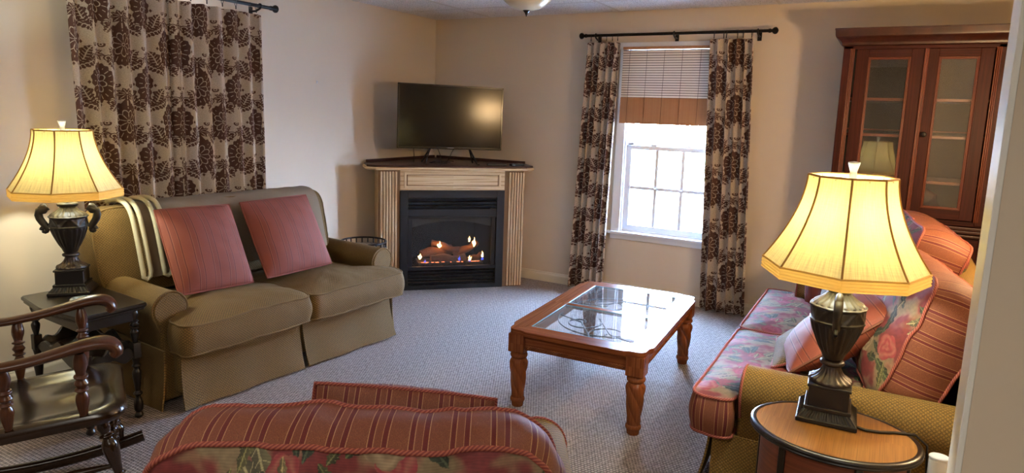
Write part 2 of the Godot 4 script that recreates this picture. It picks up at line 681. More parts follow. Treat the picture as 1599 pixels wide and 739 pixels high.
func make_materials() -> void:
	var nb := noise_image(256, 256, 0.04, 3, 3)
	var nf := noise_image(256, 256, 0.15, 4, 2)
	# plaster paint
	M.wall = mat(hexc("dacab2"), 0.62)
	M.unseenwall = mat(hexc("5c4c3c"), 0.7)  # walls out of view, darkened to keep reflections in the glass dim
	M.trim = mat(hexc("dcd3bf"), 0.4)
	M.casing = mat(hexc("f0eee4"), 0.4)
	M.white = mat(hexc("e6e8ea"), 0.35)
	M.vinyl = mat(hexc("eef0f2"), 0.3)
	# ceiling tiles
	var ct := img(256, 256, func(x: int, y: int):
		var k := nf.get_pixel(x, y).r
		var q := nb.get_pixel((x * 2) % 256, y).r
		var w := 0.93 - 0.22 * smoothstep(0.60, 0.75, k) - 0.06 * smoothstep(0.55, 0.7, q)
		return Color(w, w * 0.985, w * 0.97))
	M.tile = mat(Color.WHITE, 0.9, ct, Vector2(0.5, 0.5))
	relief(M.tile, ct, 0.25)
	M.tbar = mat(hexc("cfc9c0"), 0.5)
	# carpet of small loops
	var cl := img(256, 256, func(x: int, y: int):
		var row := y / 16
		var xx := posmod(x + (8 if row % 2 else 0), 16)
		var a := Vector2((xx - 7.5) / 8.0, (posmod(y, 16) - 7.5) / 8.0)
		var h := clampf(1.0 - a.length_squared() * 0.8, 0.0, 1.0)
		var k := 0.55 + 0.38 * h + 0.30 * (nf.get_pixel(x, y).r - 0.5) + 0.25 * (nb.get_pixel(x, y).r - 0.5)
		return Color(k, k * 0.975, k * 0.955))
	M.carpet = mat(hexc("cabeb4"), 0.95, cl, Vector2(0.24, 0.24))
	relief(M.carpet, cl, 0.5)
	# chenille
	var ch := img(128, 128, func(x: int, y: int):
		var a := absf(fposmod((x + y) / 16.0, 1.0) - 0.5) * 2.0
		var b := absf(fposmod((x - y) / 16.0, 1.0) - 0.5) * 2.0
		var k := 0.66 + 0.34 * minf(a, b) * 1.5 + 0.35 * (nf.get_pixel(x * 2, y * 2).r - 0.5) + 0.18 * (nb.get_pixel(x * 2, y * 2).r - 0.5)
		return Color(k, k, k * 0.98).clamp())
	for q in [["olive", "7d5f2a"], ["gold", "8a6828"]]:
		M[q[0]] = mat(hexc(q[1]), 0.85, ch, Vector2(0.11, 0.11))
		relief(M[q[0]], ch, 0.25)
		M[q[0]].rim_enabled = true
		M[q[0]].rim = 0.18
		M[q[0]].rim_tint = 0.7
	M.welt = mat(hexc("6a5228"), 0.85)
	M.goldwelt = mat(hexc("8a6a38"), 0.85)
	M.darkcloth = mat(hexc("2a2218"), 0.95)
	# rust stripe
	var sw := img(128, 256, func(x: int, y: int):
		var u := x / 128.0
		var sx := fposmod(u, 1.0)
		var c := hexc("80442c")
		var br := nb.get_pixel((x * 2) % 256, y).r
		var swirl := absf(sin(br * 22.0))
		if sx > 0.52:
			c = c.lerp(hexc("ac7c48"), 0.75 * smoothstep(0.30, 0.05, swirl))
		for s in [0.06, 0.40]:
			var d := absf(sx - s - 0.06)
			if d < 0.06:
				c = hexc("6b1f1c")
			elif d < 0.082:
				c = hexc("b88a5c")
		var k := 0.88 + 0.26 * (nf.get_pixel((x * 2) % 256, y).r - 0.5) + 0.05 * (y % 2)
		return Color(c.r * k, c.g * k, c.b * k))
	M.stripe = mat(Color.WHITE, 0.7, sw, Vector2(0.082, 0.2))
	var pw := img(128, 128, func(x: int, y: int):
		var sx := x / 128.0
		var c := hexc("935040")
		for s in [0.18, 0.80]:
			var d := absf(sx - s)
			if d < 0.035:
				c = hexc("6a302c")
			elif d < 0.06:
				c = hexc("b07a62")
		if sx > 0.18 and sx < 0.80:
			c = c.lerp(hexc("9c5a49"), 0.6)
		var k := 0.92 + 0.25 * (nf.get_pixel((x * 2) % 256, (y * 2) % 256).r - 0.5)
		return Color(c.r * k, c.g * k, c.b * k))
	M.pstripe = mat(hexc("ecd6cc"), 0.75, pw, Vector2(0.085, 0.12))
	M.ostripe = mat(hexc("ffe0c4"), 0.7, pw, Vector2(0.085, 0.12))
	M.mstripe = mat(hexc("dcc0d0"), 0.75, pw, Vector2(0.06, 0.12))
	var rope := img(32, 32, func(x: int, y: int):
		var k := absf(fposmod((x + y) / 16.0, 1.0) - 0.5) * 2.0
		return hexc("6e2624").lerp(hexc("b0664a"), k))
	M.rope = mat(Color.WHITE, 0.75, rope, Vector2(0.02, 0.02))
	relief(M.rope, rope, 0.15)
	M.floral = mat(hexc("e4dcd4"), 0.75, floral_tex(), Vector2(0.62, 0.62))
	M.taupe = mat(hexc("7c6a55"), 0.85, ch, Vector2(0.11, 0.11))
	# damask curtain cloth
	var dm := img(320, 376, func(x: int, y: int):
		var d := damask(x / 320.0, y / 376.0)
		var k := 0.93 + 0.20 * (nf.get_pixel(x % 256, y % 256).r - 0.5)
		var c := hexc("cdbeab").lerp(hexc("573629"), d)
		return Color(c.r * k, c.g * k, c.b * k))
	M.damask = mat(Color.WHITE, 0.8, dm, Vector2(0.37, 0.42))
	M.damask.backlight_enabled = true
	M.damask.backlight = Color(0.22, 0.20, 0.18)
	# woods
	M.oak = mat(Color.WHITE, 0.24, grain_tex(hexc("60301a"), hexc("985a32"), 21), Vector2(0.22, 0.9))
	M.oak.metallic_specular = 0.26
	M.cherry = mat(Color.WHITE, 0.50, grain_tex(hexc("2c0f09"), hexc("4c1c11"), 31), Vector2(0.25, 1.1))
	M.bead = mat(Color.WHITE, 0.35, grain_tex(hexc("56240f"), hexc("7c3e24"), 33), Vector2(0.25, 1.1))
	M.cabin = mat(hexc("1e1712"), 0.7)
	M.cherry.metallic_specular = 0.3
	M.walnut = mat(Color.WHITE, 0.2, grain_tex(hexc("180d07"), hexc("34200f"), 41), Vector2(0.2, 0.9))
	M.armwood = mat(Color.WHITE, 0.28, grain_tex(hexc("341a0c"), hexc("5c3218"), 43), Vector2(0.2, 0.9))
	M.ebony = mat(hexc("17110e"), 0.28)
	M.honey = mat(Color.WHITE, 0.30, grain_tex(hexc("7a5026"), hexc("a4743c"), 51), Vector2(0.16, 0.7))
	M.drum = mat(Color.WHITE, 0.45, grain_tex(hexc("5a2a18"), hexc("85452a"), 53), Vector2(0.2, 0.9))
	var an := noise_image(256, 256, 0.03, 61, 4)
	M.antique = mat(Color.WHITE, 0.55, img(256, 256, func(x: int, y: int):
		var k := an.get_pixel((x * 4) % 256, (y / 8) % 256).r
		var c := hexc("d9bd92").lerp(hexc("a87f52"), smoothstep(0.58, 0.80, k))
		return c.lerp(hexc("e2cba6"), smoothstep(0.42, 0.25, k))), Vector2(0.3, 0.9))
	M.antiquedark = mat(hexc("7c5c38"), 0.7)
	M.mahog = mat(Color.WHITE, 0.35, grain_tex(hexc("2c130c"), hexc("4c2417"), 71), Vector2(0.25, 0.9))
	# metals, glass, plastic
	M.iron = mat(hexc("1c1714"), 0.4)
	M.iron.metallic = 0.5
	M.blackmetal = mat(hexc("1a1e22"), 0.45)
	M.blackmetal.metallic = 0.2
	M.firebox = mat(hexc("060606"), 0.9)
	M.firebox.metallic_specular = 0.1
	M.glass = mat(Color(1, 1, 1, 0.02), 0.0)
	M.glass.transparency = BaseMaterial3D.TRANSPARENCY_ALPHA
	M.fireglass = mat(Color(1, 1, 1, 0.02), 0.0)
	M.fireglass.transparency = BaseMaterial3D.TRANSPARENCY_ALPHA
	M.fireglass.metallic_specular = 0.14
	M.tableglass = mat(Color(0.80, 0.93, 0.95, 0.06), 0.0)
	M.tableglass.transparency = BaseMaterial3D.TRANSPARENCY_ALPHA
	M.glassedge = mat(hexc("7fc0c8"), 0.1)
	M.tvscreen = mat(hexc("040405"), 0.13)
	M.tvscreen.metallic_specular = 0.36
	M.tvframe = mat(hexc("08080a"), 0.16)
	M.logo = mat(hexc("6c6c70"), 0.4)
	M.bronze = mat(hexc("1d1816"), 0.40)
	M.bronze.metallic = 0.1
	M.bronzerub = mat(hexc("2a1c17"), 0.38)
	M.bronzerub.metallic = 0.15
	M.pewter = mat(hexc("b9bcc2"), 0.35)
	M.chrome = mat(hexc("c9ccd2"), 0.22)
	M.chrome.metallic = 0.9
	M.cord = mat(hexc("1b1613"), 0.5)
	M.plastic = mat(hexc("e9edf2"), 0.35)
	M.blackplastic = mat(hexc("101114"), 0.4)
	# lamp shade
	var sn := noise_image(256, 256, 0.06, 81, 3)
	var sh := img(256, 256, func(x: int, y: int):
		var k := 0.90 + 0.20 * (sn.get_pixel((x * 5) % 256, (y / 6) % 256).r - 0.5) + 0.08 * (sn.get_pixel((x / 5) % 256, (y * 5) % 256).r - 0.5)
		return Color(0.98 * k, 0.91 * k, 0.70 * k).clamp())
	M.shade = mat(Color.WHITE, 0.8, sh, Vector2(0.25, 0.25))
	M.shade.backlight_enabled = true
	M.shade.backlight = Color(0.60, 0.56, 0.42)
	M.shadeband = mat(hexc("d9ab55"), 0.7)
	M.shadeband.backlight_enabled = true
	M.shadeband.backlight = Color(0.45, 0.34, 0.15)
	M.shadetrim = mat(hexc("a87c3a"), 0.7)
	M.bulb = mat(hexc("fff0d8"), 0.4)
	M.bulb.emission_enabled = true
	M.bulb.emission = hexc("ffe2b0")
	M.bulb.emission_energy_multiplier = 4.0
	M.bowl = mat(hexc("efe6c6"), 0.25)
	M.bowl.backlight_enabled = true
	M.bowl.backlight = Color(0.5, 0.48, 0.4)
	M.unseenpanel = mat(hexc("f4f4f0"), 0.5)  # glowing diffuser of the unseen panels behind the camera
	M.unseenpanel.emission_enabled = true
	M.unseenpanel.emission = hexc("fff4e4")
	M.unseenpanel.emission_energy_multiplier = 1.5
	# bamboo
	M.bamboo = mat(hexc("e2cbb4"), 0.6, grain_tex(hexc("b98c66"), hexc("d8b48e"), 91), Vector2(0.3, 0.05))
	M.bamboo.backlight_enabled = true
	M.bamboo.backlight = Color(0.26, 0.24, 0.21)
	M.slat = mat(hexc("4a2a20"), 0.6)
	M.reed = mat(hexc("e8dcc8"), 0.7)
	M.reed.backlight_enabled = true
	M.reed.backlight = Color(0.34, 0.34, 0.34)
	M.stringm = mat(hexc("4a3024"), 0.8)
	# throw
	var th := img(64, 64, func(x: int, y: int):
		var k := 0.86 + 0.14 * absf(sin(y * TAU / 16.0)) + 0.12 * (nf.get_pixel(x * 4, y * 4).r - 0.5)
		return Color(k, k, k).clamp())
	M.throwm = mat(hexc("83715a"), 0.9, th, Vector2(0.06, 0.06))
	M.hem = mat(hexc("cfc6a4"), 0.9, th, Vector2(0.05, 0.05))
	relief(M.hem, th, 0.5)
	# fire
	M.log = mat(Color.WHITE, 0.9, grain_tex(hexc("2a1a10"), hexc("84603c"), 95), Vector2(0.06, 0.2))
	M.ash = mat(hexc("2a2522"), 0.95)
	M.ember = mat(hexc("301008"), 0.9)
	M.ember.emission_enabled = true
	M.ember.emission = hexc("ff7a4a")
	M.ember.emission_energy_multiplier = 1.2
	M.flame = mat(hexc("ffb060"), 0.9)
	M.flame.emission_enabled = true
	M.flame.emission = hexc("ffc27a")
	M.flame.emission_energy_multiplier = 5.0
	M.blueflame = mat(hexc("3040a0"), 0.9)
	M.blueflame.emission_enabled = true
	M.blueflame.emission = hexc("5a6cff")
	M.blueflame.emission_energy_multiplier = 0.5
	# small round table
	M.mosaic = mat(Color.WHITE, 0.5, img(128, 128, func(x: int, y: int):
		var k := nb.get_pixel(x * 2, y * 2).r
		return hexc("4c3c30").lerp(hexc("8c7660"), smoothstep(0.35, 0.65, k))), Vector2(0.3, 0.3))
	M.coaster = mat(Color.WHITE, 0.35, img(128, 128, func(x: int, y: int):
		var k := nb.get_pixel(x, y).r
		return hexc("c9d6d8").lerp(hexc("6f8a98"), smoothstep(0.45, 0.62, k))), Vector2(0.12, 0.12))
	M.cork = mat(hexc("b49a78"), 0.9)
	# outdoors
	M.ground = mat(hexc("c9c8c2"), 0.95)
	M.bark = mat(hexc("6a5a4a"), 0.9)
	M.leaf = mat(hexc("8a9a70"), 0.8)
	M.leaf.backlight_enabled = true
	M.leaf.backlight = Color(0.3, 0.36, 0.2)


# ------------------------------------------------------------------ builders
const H := 2.33

func lamp(at: Vector3, yaw: float, label: String, energy: float) -> void:
	var o := thing("table_lamp", label, "lamp", at, yaw, "matching urn table lamps")
	var b := MB.new()
	b.prism(PackedVector2Array([Vector2(-.088, -.088), Vector2(.088, -.088), Vector2(.088, .088), Vector2(-.088, .088)]), 0.0, 0.016, 0.003)
	# sloping fluted collar of the plinth
	for s in 4:
		var keep := b.xf
		b.xf = Transform3D(Basis(Vector3.UP, s * PI / 2), Vector3.ZERO)
		b.grid(40, 3, func(u: float, w: float):
			var half := lerpf(.084, .064, w)
			var x := (u * 2.0 - 1.0) * half
			return Vector3(x, .016 + .022 * w + .002 * sin(u * TAU * 10.0), half + .002 * sin(u * TAU * 10.0)))
		b.xf = keep
	b.box(Vector3(0, .044, 0), Vector3(.136, .012, .136), .002)
	b.box(Vector3(0, .080, 0), Vector3(.118, .068, .118), .003)
	b.box(Vector3(0, .116, 0), Vector3(.128, .010, .128), .003)
	part("plinth", b, M.bronze, o)
	var f := MB.new()
	var flute := func(a: float, r: float, y: float) -> float:
		var k := smoothstep(.126, .134, y) * smoothstep(.170, .158, y)
		return r * (1.0 + 0.06 * k * cos(a * 18.0))
	f.lathe(curve([Vector2(.02, .120), Vector2(.060, .121), Vector2(.065, .126), Vector2(.060, .133), Vector2(.044, .142), Vector2(.032, .155), Vector2(.027, .170), Vector2(.026, .176)], 4), 72, flute)
	f.lathe(curve([Vector2(.02, .174), Vector2(.033, .178), Vector2(.037, .185), Vector2(.033, .192), Vector2(.02, .196)], 3), 24)
	part("foot", f, M.bronzerub, o)
	var ur := MB.new()
	var gad := func(a: float, r: float, y: float) -> float:
		var k := smoothstep(.215, .235, y) * smoothstep(.322, .312, y)
		return r * (1.0 + 0.05 * k * (absf(cos(a * 10.0)) * 2.0 - 1.0))
	ur.lathe(curve([Vector2(.016, .193), Vector2(.028, .197), Vector2(.036, .215), Vector2(.052, .250), Vector2(.066, .285), Vector2(.075, .316), Vector2(.0765, .322)], 5), 80, gad)
	part("urn", ur, M.bronze, o)
	var fr := MB.new()
	var vine := func(a: float, r: float, y: float) -> float:
		var q := (y - .348) * 55.0
		var w := sin(a * 6.0) * 1.0
		return r + 0.0045 * exp(-pow((q - w) * 2.2, 2.0)) + 0.003 * exp(-pow(sin(a * 6.0 + 1.0) * 2.5, 2.0) - pow(q * 0.9, 2.0)) - .001
	fr.lathe(prof([Vector2(.070, .320), Vector2(.080, .321), Vector2(.081, .327), Vector2(.0765, .329), Vector2(.0765, .335), Vector2(.0765, .340), Vector2(.0765, .345), Vector2(.0765, .350), Vector2(.0765, .355), Vector2(.0765, .360), Vector2(.0765, .366), Vector2(.083, .370), Vector2(.084, .375), Vector2(.076, .378)], .0015), 96, vine)
	part("frieze", fr, M.bronze, o)
	var shd := MB.new()
	var rib := func(a: float, r: float, y: float) -> float:
		var k := smoothstep(.376, .382, y) * smoothstep(.420, .412, y)
		return r * (1.0 + 0.035 * k * cos(a * 20.0))
	shd.lathe(curve([Vector2(.078, .376), Vector2(.070, .385), Vector2(.050, .398), Vector2(.036, .412), Vector2(.033, .420)], 4), 80, rib)
	shd.lathe(curve([Vector2(.03, .418), Vector2(.040, .421), Vector2(.044, .429), Vector2(.042, .436), Vector2(.026, .441), Vector2(.004, .442)], 3), 28)
	part("shoulder", shd, M.bronze, o)
	for s in [-1.0, 1.0]:
		var hd := MB.new()
		var pts := []
		var rad := []
		# scroll handle: curl at the top, strap down, curl at the bottom
		for k in 11:
			var a := -0.6 + k * 0.62
			var r := 0.006 + 0.0012 * k
			pts.append(Vector3(s * (.098 - cos(a) * r), .404 - sin(a) * r * 1.0, 0))
			rad.append(.005 + .0007 * k)
		for q in [[.119, .398, .013], [.121, .380, .013], [.117, .362, .0125], [.108, .345, .012], [.098, .330, .0115], [.090, .316, .011]]:
			pts.append(Vector3(s * q[0], q[1], 0))
			rad.append(q[2])
		hd.tube(pts, rad, 10, false, Vector2(1.0, 1.35))
		var curl := []
		for k in 9:
			var a := k * 0.75
			var r := .014 - .0011 * k
			curl.append(Vector3(s * (.100 + cos(a) * r), .306 + sin(a) * r, 0))
		hd.tube(curl, .0065, 8, false, Vector2(1.0, 1.7))
		part("handle", hd, M.bronze, o)
	var st := MB.new()
	st.lathe([Vector2(.010, .44), Vector2(.010, .53)], 14)
	st.lathe(prof([Vector2(.004, .515), Vector2(.019, .516), Vector2(.019, .560), Vector2(.010, .562)]), 16)
	part("stem", st, M.bronzerub, o)
	var hp := MB.new()
	for s in [-1.0, 1.0]:
		var arch := []
		for k in 15:
			var a := PI * k / 14.0
			arch.append(Vector3(s * .055 * sin(a) * (1.0 if a < 2.2 else 1.0), .525 + .235 * k / 14.0, 0))
		hp.tube(arch, .0018, 6)
	for k in 8:
		var a := TAU * (k + 0.5) / 8.0
		hp.tube([Vector3(0, .762, 0), Vector3(cos(a) * .118, .775, sin(a) * .118)], .0015, 5)
	part("harp", hp, M.chrome, o)
	var bl := MB.new()
	bl.lathe(curve([Vector2(.002, .560), Vector2(.014, .562), Vector2(.016, .580), Vector2(.029, .615), Vector2(.030, .630), Vector2(.022, .652), Vector2(.001, .660)], 4), 20)
	part("bulb", bl, M.bulb, o)
	var l := OmniLight3D.new()
	l.name = "bulb_light"
	l.light_color = Color(0.97, 1.0, 0.95)
	l.light_energy = energy
	l.light_size = 0.025
	l.omni_range = 12.0
	l.omni_attenuation = 2.0
	l.shadow_enabled = true
	l.position = Vector3(0, .620, 0)
	o.add_child(l, true)
	# bell shade of eight panels
	var bell := func(w: float) -> float: return lerpf(.124, .236, pow(1.0 - w, 1.75)) # w 0 bottom, 1 top
	var y0 := .505
	var y1 := .782
	for k in 8:
		var pm := MB.new()
		var a0 := TAU * k / 8.0
		var a1 := TAU * (k + 1) / 8.0
		pm.grid(6, 14, func(u: float, w: float):
			var r: float = bell.call(w)
			var p := Vector3(cos(a0), 0, sin(a0)).lerp(Vector3(cos(a1), 0, sin(a1)), u) * r
			p.y = lerpf(y0, y1, w)
			return p, Vector2(.18, .3), false, false, true)
		part("shade_panel", pm, M.shade, o)
	var sm := MB.new()
	for k in 8:
		var a := TAU * k / 8.0
		var path := []
		for s in 15:
			var w := s / 14.0
			var r: float = bell.call(w) + .001
			path.append(Vector3(cos(a) * r, lerpf(y0, y1, w), sin(a) * r))
		sm.tube(path, .0032, 6)
	var ring := []
	for k in 8:
		ring.append(Vector3(cos(TAU * k / 8.0) * .124, y1, sin(TAU * k / 8.0) * .124))
	for k in 8:
		sm.tube([ring[k], ring[(k + 1) % 8]], .0036, 6)
	part("shade_trim", sm, M.shadetrim, o)
	var bd := MB.new()
	for k in 8:
		var a0 := TAU * k / 8.0
		var a1 := TAU * (k + 1) / 8.0
		bd.grid(1, 16, func(u: float, w: float):
			var r := .2385 + .003 * absf(sin(w * PI * 4.0))
			var p := Vector3(cos(a0), 0, sin(a0)).lerp(Vector3(cos(a1), 0, sin(a1)), u) * r
			p.y = lerpf(.468, .508, w)
			return p, Vector2.ONE, false, false, true)
	part("shade_band", bd, M.shadeband, o)
	var fi := MB.new()
	fi.lathe(prof([Vector2(.003, .774), Vector2(.011, .776), Vector2(.011, .790), Vector2(.0095, .796), Vector2(.0165, .820), Vector2(.0175, .826), Vector2(.001, .829)], .0012), 18)
	part("finial", fi, M.pewter, o)

func sofa_frame(o: Node3D, hw: float, arm_top: float, back_x: float, arm_x: float, m: Material, welt: Material, ends: float, skirt_split: bool) -> void:
	var rr := .088
	var yc := arm_top - rr
	var body := MB.new()
	body.box(Vector3((back_x - .03) * .5, .20, 0), Vector3(-back_x - .03, .26, hw * 2.0 + .02), .02)
	part("base", body, m, o)
	for s in [-1.0, 1.0]:
		var a := MB.new()
		var poly := PackedVector2Array()
		poly.append(Vector2(-.06, .04))
		for k in 19:
			var an := deg_to_rad(215.0 - k * 250.0 / 18.0)
			poly.append(Vector2(.012 + cos(an) * rr, yc + sin(an) * rr))
		poly.append(Vector2(.065, yc - .10))
		poly.append(Vector2(.065, .04))
		for k in poly.size():
			poly[k] = Vector2(poly[k].x * s, poly[k].y)
		# prism (x, h, z) -> local (z, x, y)
		a.xf = Transform3D(Basis(Vector3(0, 0, 1), Vector3(1, 0, 0), Vector3(0, 1, 0)), Vector3(0, 0, s * hw))
		a.prism(poly, back_x + .02, arm_x, .012, true)
		var am := part("arm", a, m, o)
		var w := MB.new()
		var path := []
		for k in range(1, poly.size() - 1):
			path.append(Vector3(arm_x - .008, poly[k].y, s * hw + poly[k].x * 1.0))
		w.tube(path, .005, 6)
		part("welt", w, welt, am)
	var bk := MB.new()
	var bp := round_poly([Vector2(back_x, .06), Vector2(back_x + .11, .06), Vector2(back_x + .09, ends), Vector2(back_x - .03, ends)], .05)
	bk.xf = Transform3D(Basis(Vector3(1, 0, 0), Vector3(0, 0, 1), Vector3(0, 1, 0)), Vector3.ZERO)
	bk.prism(bp, -hw - .04, hw + .04, .02, true)
	part("back_frame", bk, m, o)
	# skirt panels
	var W := hw + .0
	var fr := [[-W, -.004], [.004, W]] if skirt_split else [[-W, W]]
	for q in fr:
		var k0: float = q[0]
		var k1: float = q[1]
		var s_out := signf(k0 + k1) if skirt_split else 0.0
		var sk := MB.new()
		sk.slab(24, 8, func(u: float, w: float):
			var z := lerpf(k0, k1, u)
			var fl: float = 1.0 - w
			return Vector3(-.02 + .052 * fl * fl + .006 * fl * sin(z * 19.0), lerpf(.012, .31, w), z + (.015 * fl if (s_out > 0.0 and u > .9) else (-.015 * fl if (s_out < 0.0 and u < .1) else 0.0)) + s_out * (.004 + .008 * fl)), .008, Vector2(k1 - k0, .3))
		part("skirt", sk, m, o)
	for s in [-1.0, 1.0]:
		var sk := MB.new()
		sk.slab(16, 8, func(u: float, w: float):
			var x := lerpf(-.04, back_x + .03, u)
			var fl: float = 1.0 - w
			return Vector3(x, lerpf(.012, .31, w), s * (hw + .068 + .026 * fl * fl + .004 * fl * sin(x * 23.0))), .008, Vector2(.8, .3))
		part("skirt", sk, m, o)
	var line := MB.new()
	line.tube([Vector3(-.016, .312, -W), Vector3(-.016, .312, W)], .005, 6)
	part("welt", line, welt, o)

func curtain(called: String, label: String, a: Vector2, b: Vector2, bot_a: Vector2, bot_b: Vector2, axis_x: bool, off: float, pleats: float, sd: float, group: String, amp := .030) -> Node3D:
	# a, b: (position along the wall, top y) of the two upper corners; bot_*: lower corners
	var o := thing(called, label, "curtain", Vector3.ZERO, 0.0, group)
	var mb := MB.new()
	var full := absf(b.x - a.x) * 1.42
	var f := func(u: float, w: float) -> Vector3:
		var along := lerpf(lerpf(bot_a.x, a.x, w), lerpf(bot_b.x, b.x, w), u)
		var y := lerpf(lerpf(bot_a.y, a.y, w), lerpf(bot_b.y, b.y, w), u)
		var ph := u * pleats * TAU + sd + 0.9 * sin(u * 5.0 + sd) + .5 * sin(w * 3.0 + sd)
		var k := lerpf(1.0, .75, w)
		var d := off + amp * k * (sin(ph) + .28 * sin(ph * 2.0 + 1.3) + .22 * sin(ph * .5 + sd * 2.0))
		along += .012 * k * cos(ph) * (1.0 if u > 0.02 and u < 0.98 else 0.0)
		y -= .010 * (1.0 - absf(sin(u * pleats * PI))) * pow(w, 30.0)
		return Vector3(along, y, d) if axis_x else Vector3(d, y, along)
	mb.slab(int(pleats * 16), 40, f, .0015, Vector2(full, absf(a.y - bot_a.y)))
	part("cloth", mb, M.damask, o)
	return o

func curtain_rod(label: String, a: float, b: float, y: float, off: float, axis_x: bool, brackets: Array) -> void:
	var o := thing("curtain_rod", label, "curtain rod", Vector3.ZERO, 0.0, "dark iron curtain rods")
	var P := func(s: float, yy: float, d: float) -> Vector3: return Vector3(s, yy, d) if axis_x else Vector3(d, yy, s)
	var r := MB.new()
	r.tube([P.call(a, y, off), P.call((a + b) * .5, y, off), P.call(b, y, off)], .0115, 12)
	part("rod", r, M.iron, o)
	for e in [[a, -1.0], [b, 1.0]]:
		var f := MB.new()
		var path := []
		var rad := []
		for q in [[-.012, .014], [.0, .016], [.006, .012], [.012, .011], [.016, .016], [.022, .022], [.032, .026], [.042, .024], [.050, .016], [.055, .004]]:
			path.append(P.call(e[0] + e[1] * q[0], y, off))
			rad.append(q[1])
		f.tube(path, rad, 16)
		part("finial", f, M.iron, o)
	for s in brackets:
		var k := MB.new()
		k.tube([P.call(s, y - .03, .004), P.call(s, y - .03, off * .6), P.call(s, y - .016, off)], .007, 8)
		var ring := []
		for q in 12:
			ring.append(P.call(s, y + cos(q * TAU / 12.0) * .0135, off + sin(q * TAU / 12.0) * .0135))
		k.tube(ring, .006, 6, true)
		if axis_x:
			k.box(Vector3(s, y - .03, .004), Vector3(.03, .06, .008), .003)
		else:
			k.box(Vector3(.004, y - .03, s), Vector3(.008, .06, .03), .003)
		part("bracket", k, M.iron, o)

func rings(o: Node3D, at: Array, y: float, off: float, axis_x: bool) -> void:
	for s in at:
		var k := MB.new()
		var ring := []
		for q in 16:
			var d := Vector2(cos(q * TAU / 16.0), sin(q * TAU / 16.0)) * .0195
			ring.append(Vector3(s + d.x * .35, y - .008 + d.y, off + d.x * .94) if axis_x else Vector3(off + d.x * .94, y - .008 + d.y, s + d.x * .35))
		k.tube(ring, .002, 5, true)
		var c := Vector3(s, y - .036, off) if axis_x else Vector3(off, y - .036, s)
		k.box(c, Vector3(.006, .022, .006), .002)
		part("ring", k, M.iron, o)

func turned(h: float, r: float, kind: int) -> Array:
	# furniture turnings, bottom to top
	match kind:
		0: # rocker arm spindle
			return curve([Vector2(r * .50, 0), Vector2(r * .62, h * .06), Vector2(r * .92, h * .22), Vector2(r * .98, h * .32), Vector2(r * .62, h * .40), Vector2(r * .60, h * .415), Vector2(r * .98, h * .43), Vector2(r * .98, h * .455), Vector2(r * .66, h * .475), Vector2(r * 1.0, h * .53), Vector2(r * 1.0, h * .55), Vector2(r * .66, h * .61), Vector2(r * 1.02, h * .635), Vector2(r * .98, h * .66), Vector2(r * .66, h * .68), Vector2(r * .98, h * .80), Vector2(r * .95, h * .90), Vector2(r * .66, h)], 4)
		1: # leg with vase and rings
			return curve([Vector2(r * .55, 0), Vector2(r * .7, h * .05), Vector2(r * 1.0, h * .14), Vector2(r * .8, h * .2), Vector2(r * .55, h * .24), Vector2(r * .85, h * .26), Vector2(r * .6, h * .29), Vector2(r * .75, h * .4), Vector2(r * 1.05, h * .58), Vector2(r * 1.0, h * .68), Vector2(r * .6, h * .76), Vector2(r * 1.0, h * .79), Vector2(r * .62, h * .83), Vector2(r * .85, h * .9), Vector2(r * .7, h)], 4)
		_: # thin end table leg
			return curve([Vector2(r * .6, 0), Vector2(r * 1.0, h * .04), Vector2(r * .7, h * .09), Vector2(r * .6, h * .10), Vector2(r * .95, h * .14), Vector2(r * 1.0, h * .24), Vector2(r * .6, h * .33), Vector2(r * .55, h * .36), Vector2(r * 1.0, h * .40), Vector2(r * .6, h * .44), Vector2(r * .6, h * .47), Vector2(r * .8, h * .6), Vector2(r * 1.0, h * .74), Vector2(r * .6, h * .82), Vector2(r * 1.0, h * .86), Vector2(r * .7, h * .9), Vector2(r * 1.0, h)], 4)

func between(a: Vector3, b: Vector3) -> Transform3D:
	var y := (b - a).normalized()
	var x := y.cross(Vector3.FORWARD).normalized()
	return Transform3D(Basis(x, y, x.cross(y)), a)

# ------------------------------------------------------------------ the scene
func _ready() -> void:
	ns.seed = 11
	ns.frequency = 0.01
	# camera, solved from the room's lines
	var cam := Camera3D.new()
	cam.name = "camera"
	cam.transform = Transform3D(Basis(Vector3(.8715, .0329, -.4893), Vector3(-.1034, .9876, -.1178), Vector3(.4793, .1533, .8642)).orthonormalized(), Vector3(3.828, 1.493, 5.300))
	var near := 0.05
	cam.set_frustum(near * 739.0 / 1042.43, Vector2(0, -near * 31.4 / 1042.43), near, 120.0)
	add_child(cam)
	# daylight
	var we := WorldEnvironment.new()
	we.name = "world"
	var env := Environment.new()
	var sky := Sky.new()
	var sm := ProceduralSkyMaterial.new()
	sm.sky_top_color = Color(0.62, 0.77, 1.0)
	sm.sky_horizon_color = Color(0.78, 0.87, 1.0)
	sm.ground_bottom_color = Color(0.72, 0.74, 0.76)
	sm.ground_horizon_color = Color(0.90, 0.93, 0.96)
	sm.energy_multiplier = 74.0
	sky.sky_material = sm
	env.sky = sky
	env.background_mode = Environment.BG_SKY
	env.tonemap_mode = Environment.TONE_MAPPER_LINEAR
	env.tonemap_exposure = 2.15
	env.sdfgi_enabled = true
	env.ssao_enabled = true
	env.ssil_enabled = true
	we.environment = env
	add_child(we)
	make_materials()
	build_room()
	build_window()
	build_curtains()
	build_loveseat()
	build_sofa()
	build_armchair()
	build_coffee_table()
	build_cabinet()
	build_fireplace()
	build_tv()
	build_side_tables()
	build_rocker()
	lamp(Vector3(.440, .562, 3.575), 0.85, "table lamp with glowing bell shade on the dark end table by the green loveseat", 0.17)
	lamp(Vector3(3.745, .552, 3.00), PI / 2 + 0.04, "table lamp with glowing bell shade on the oval honey topped table", 0.22)
	build_small()
	build_outdoors()

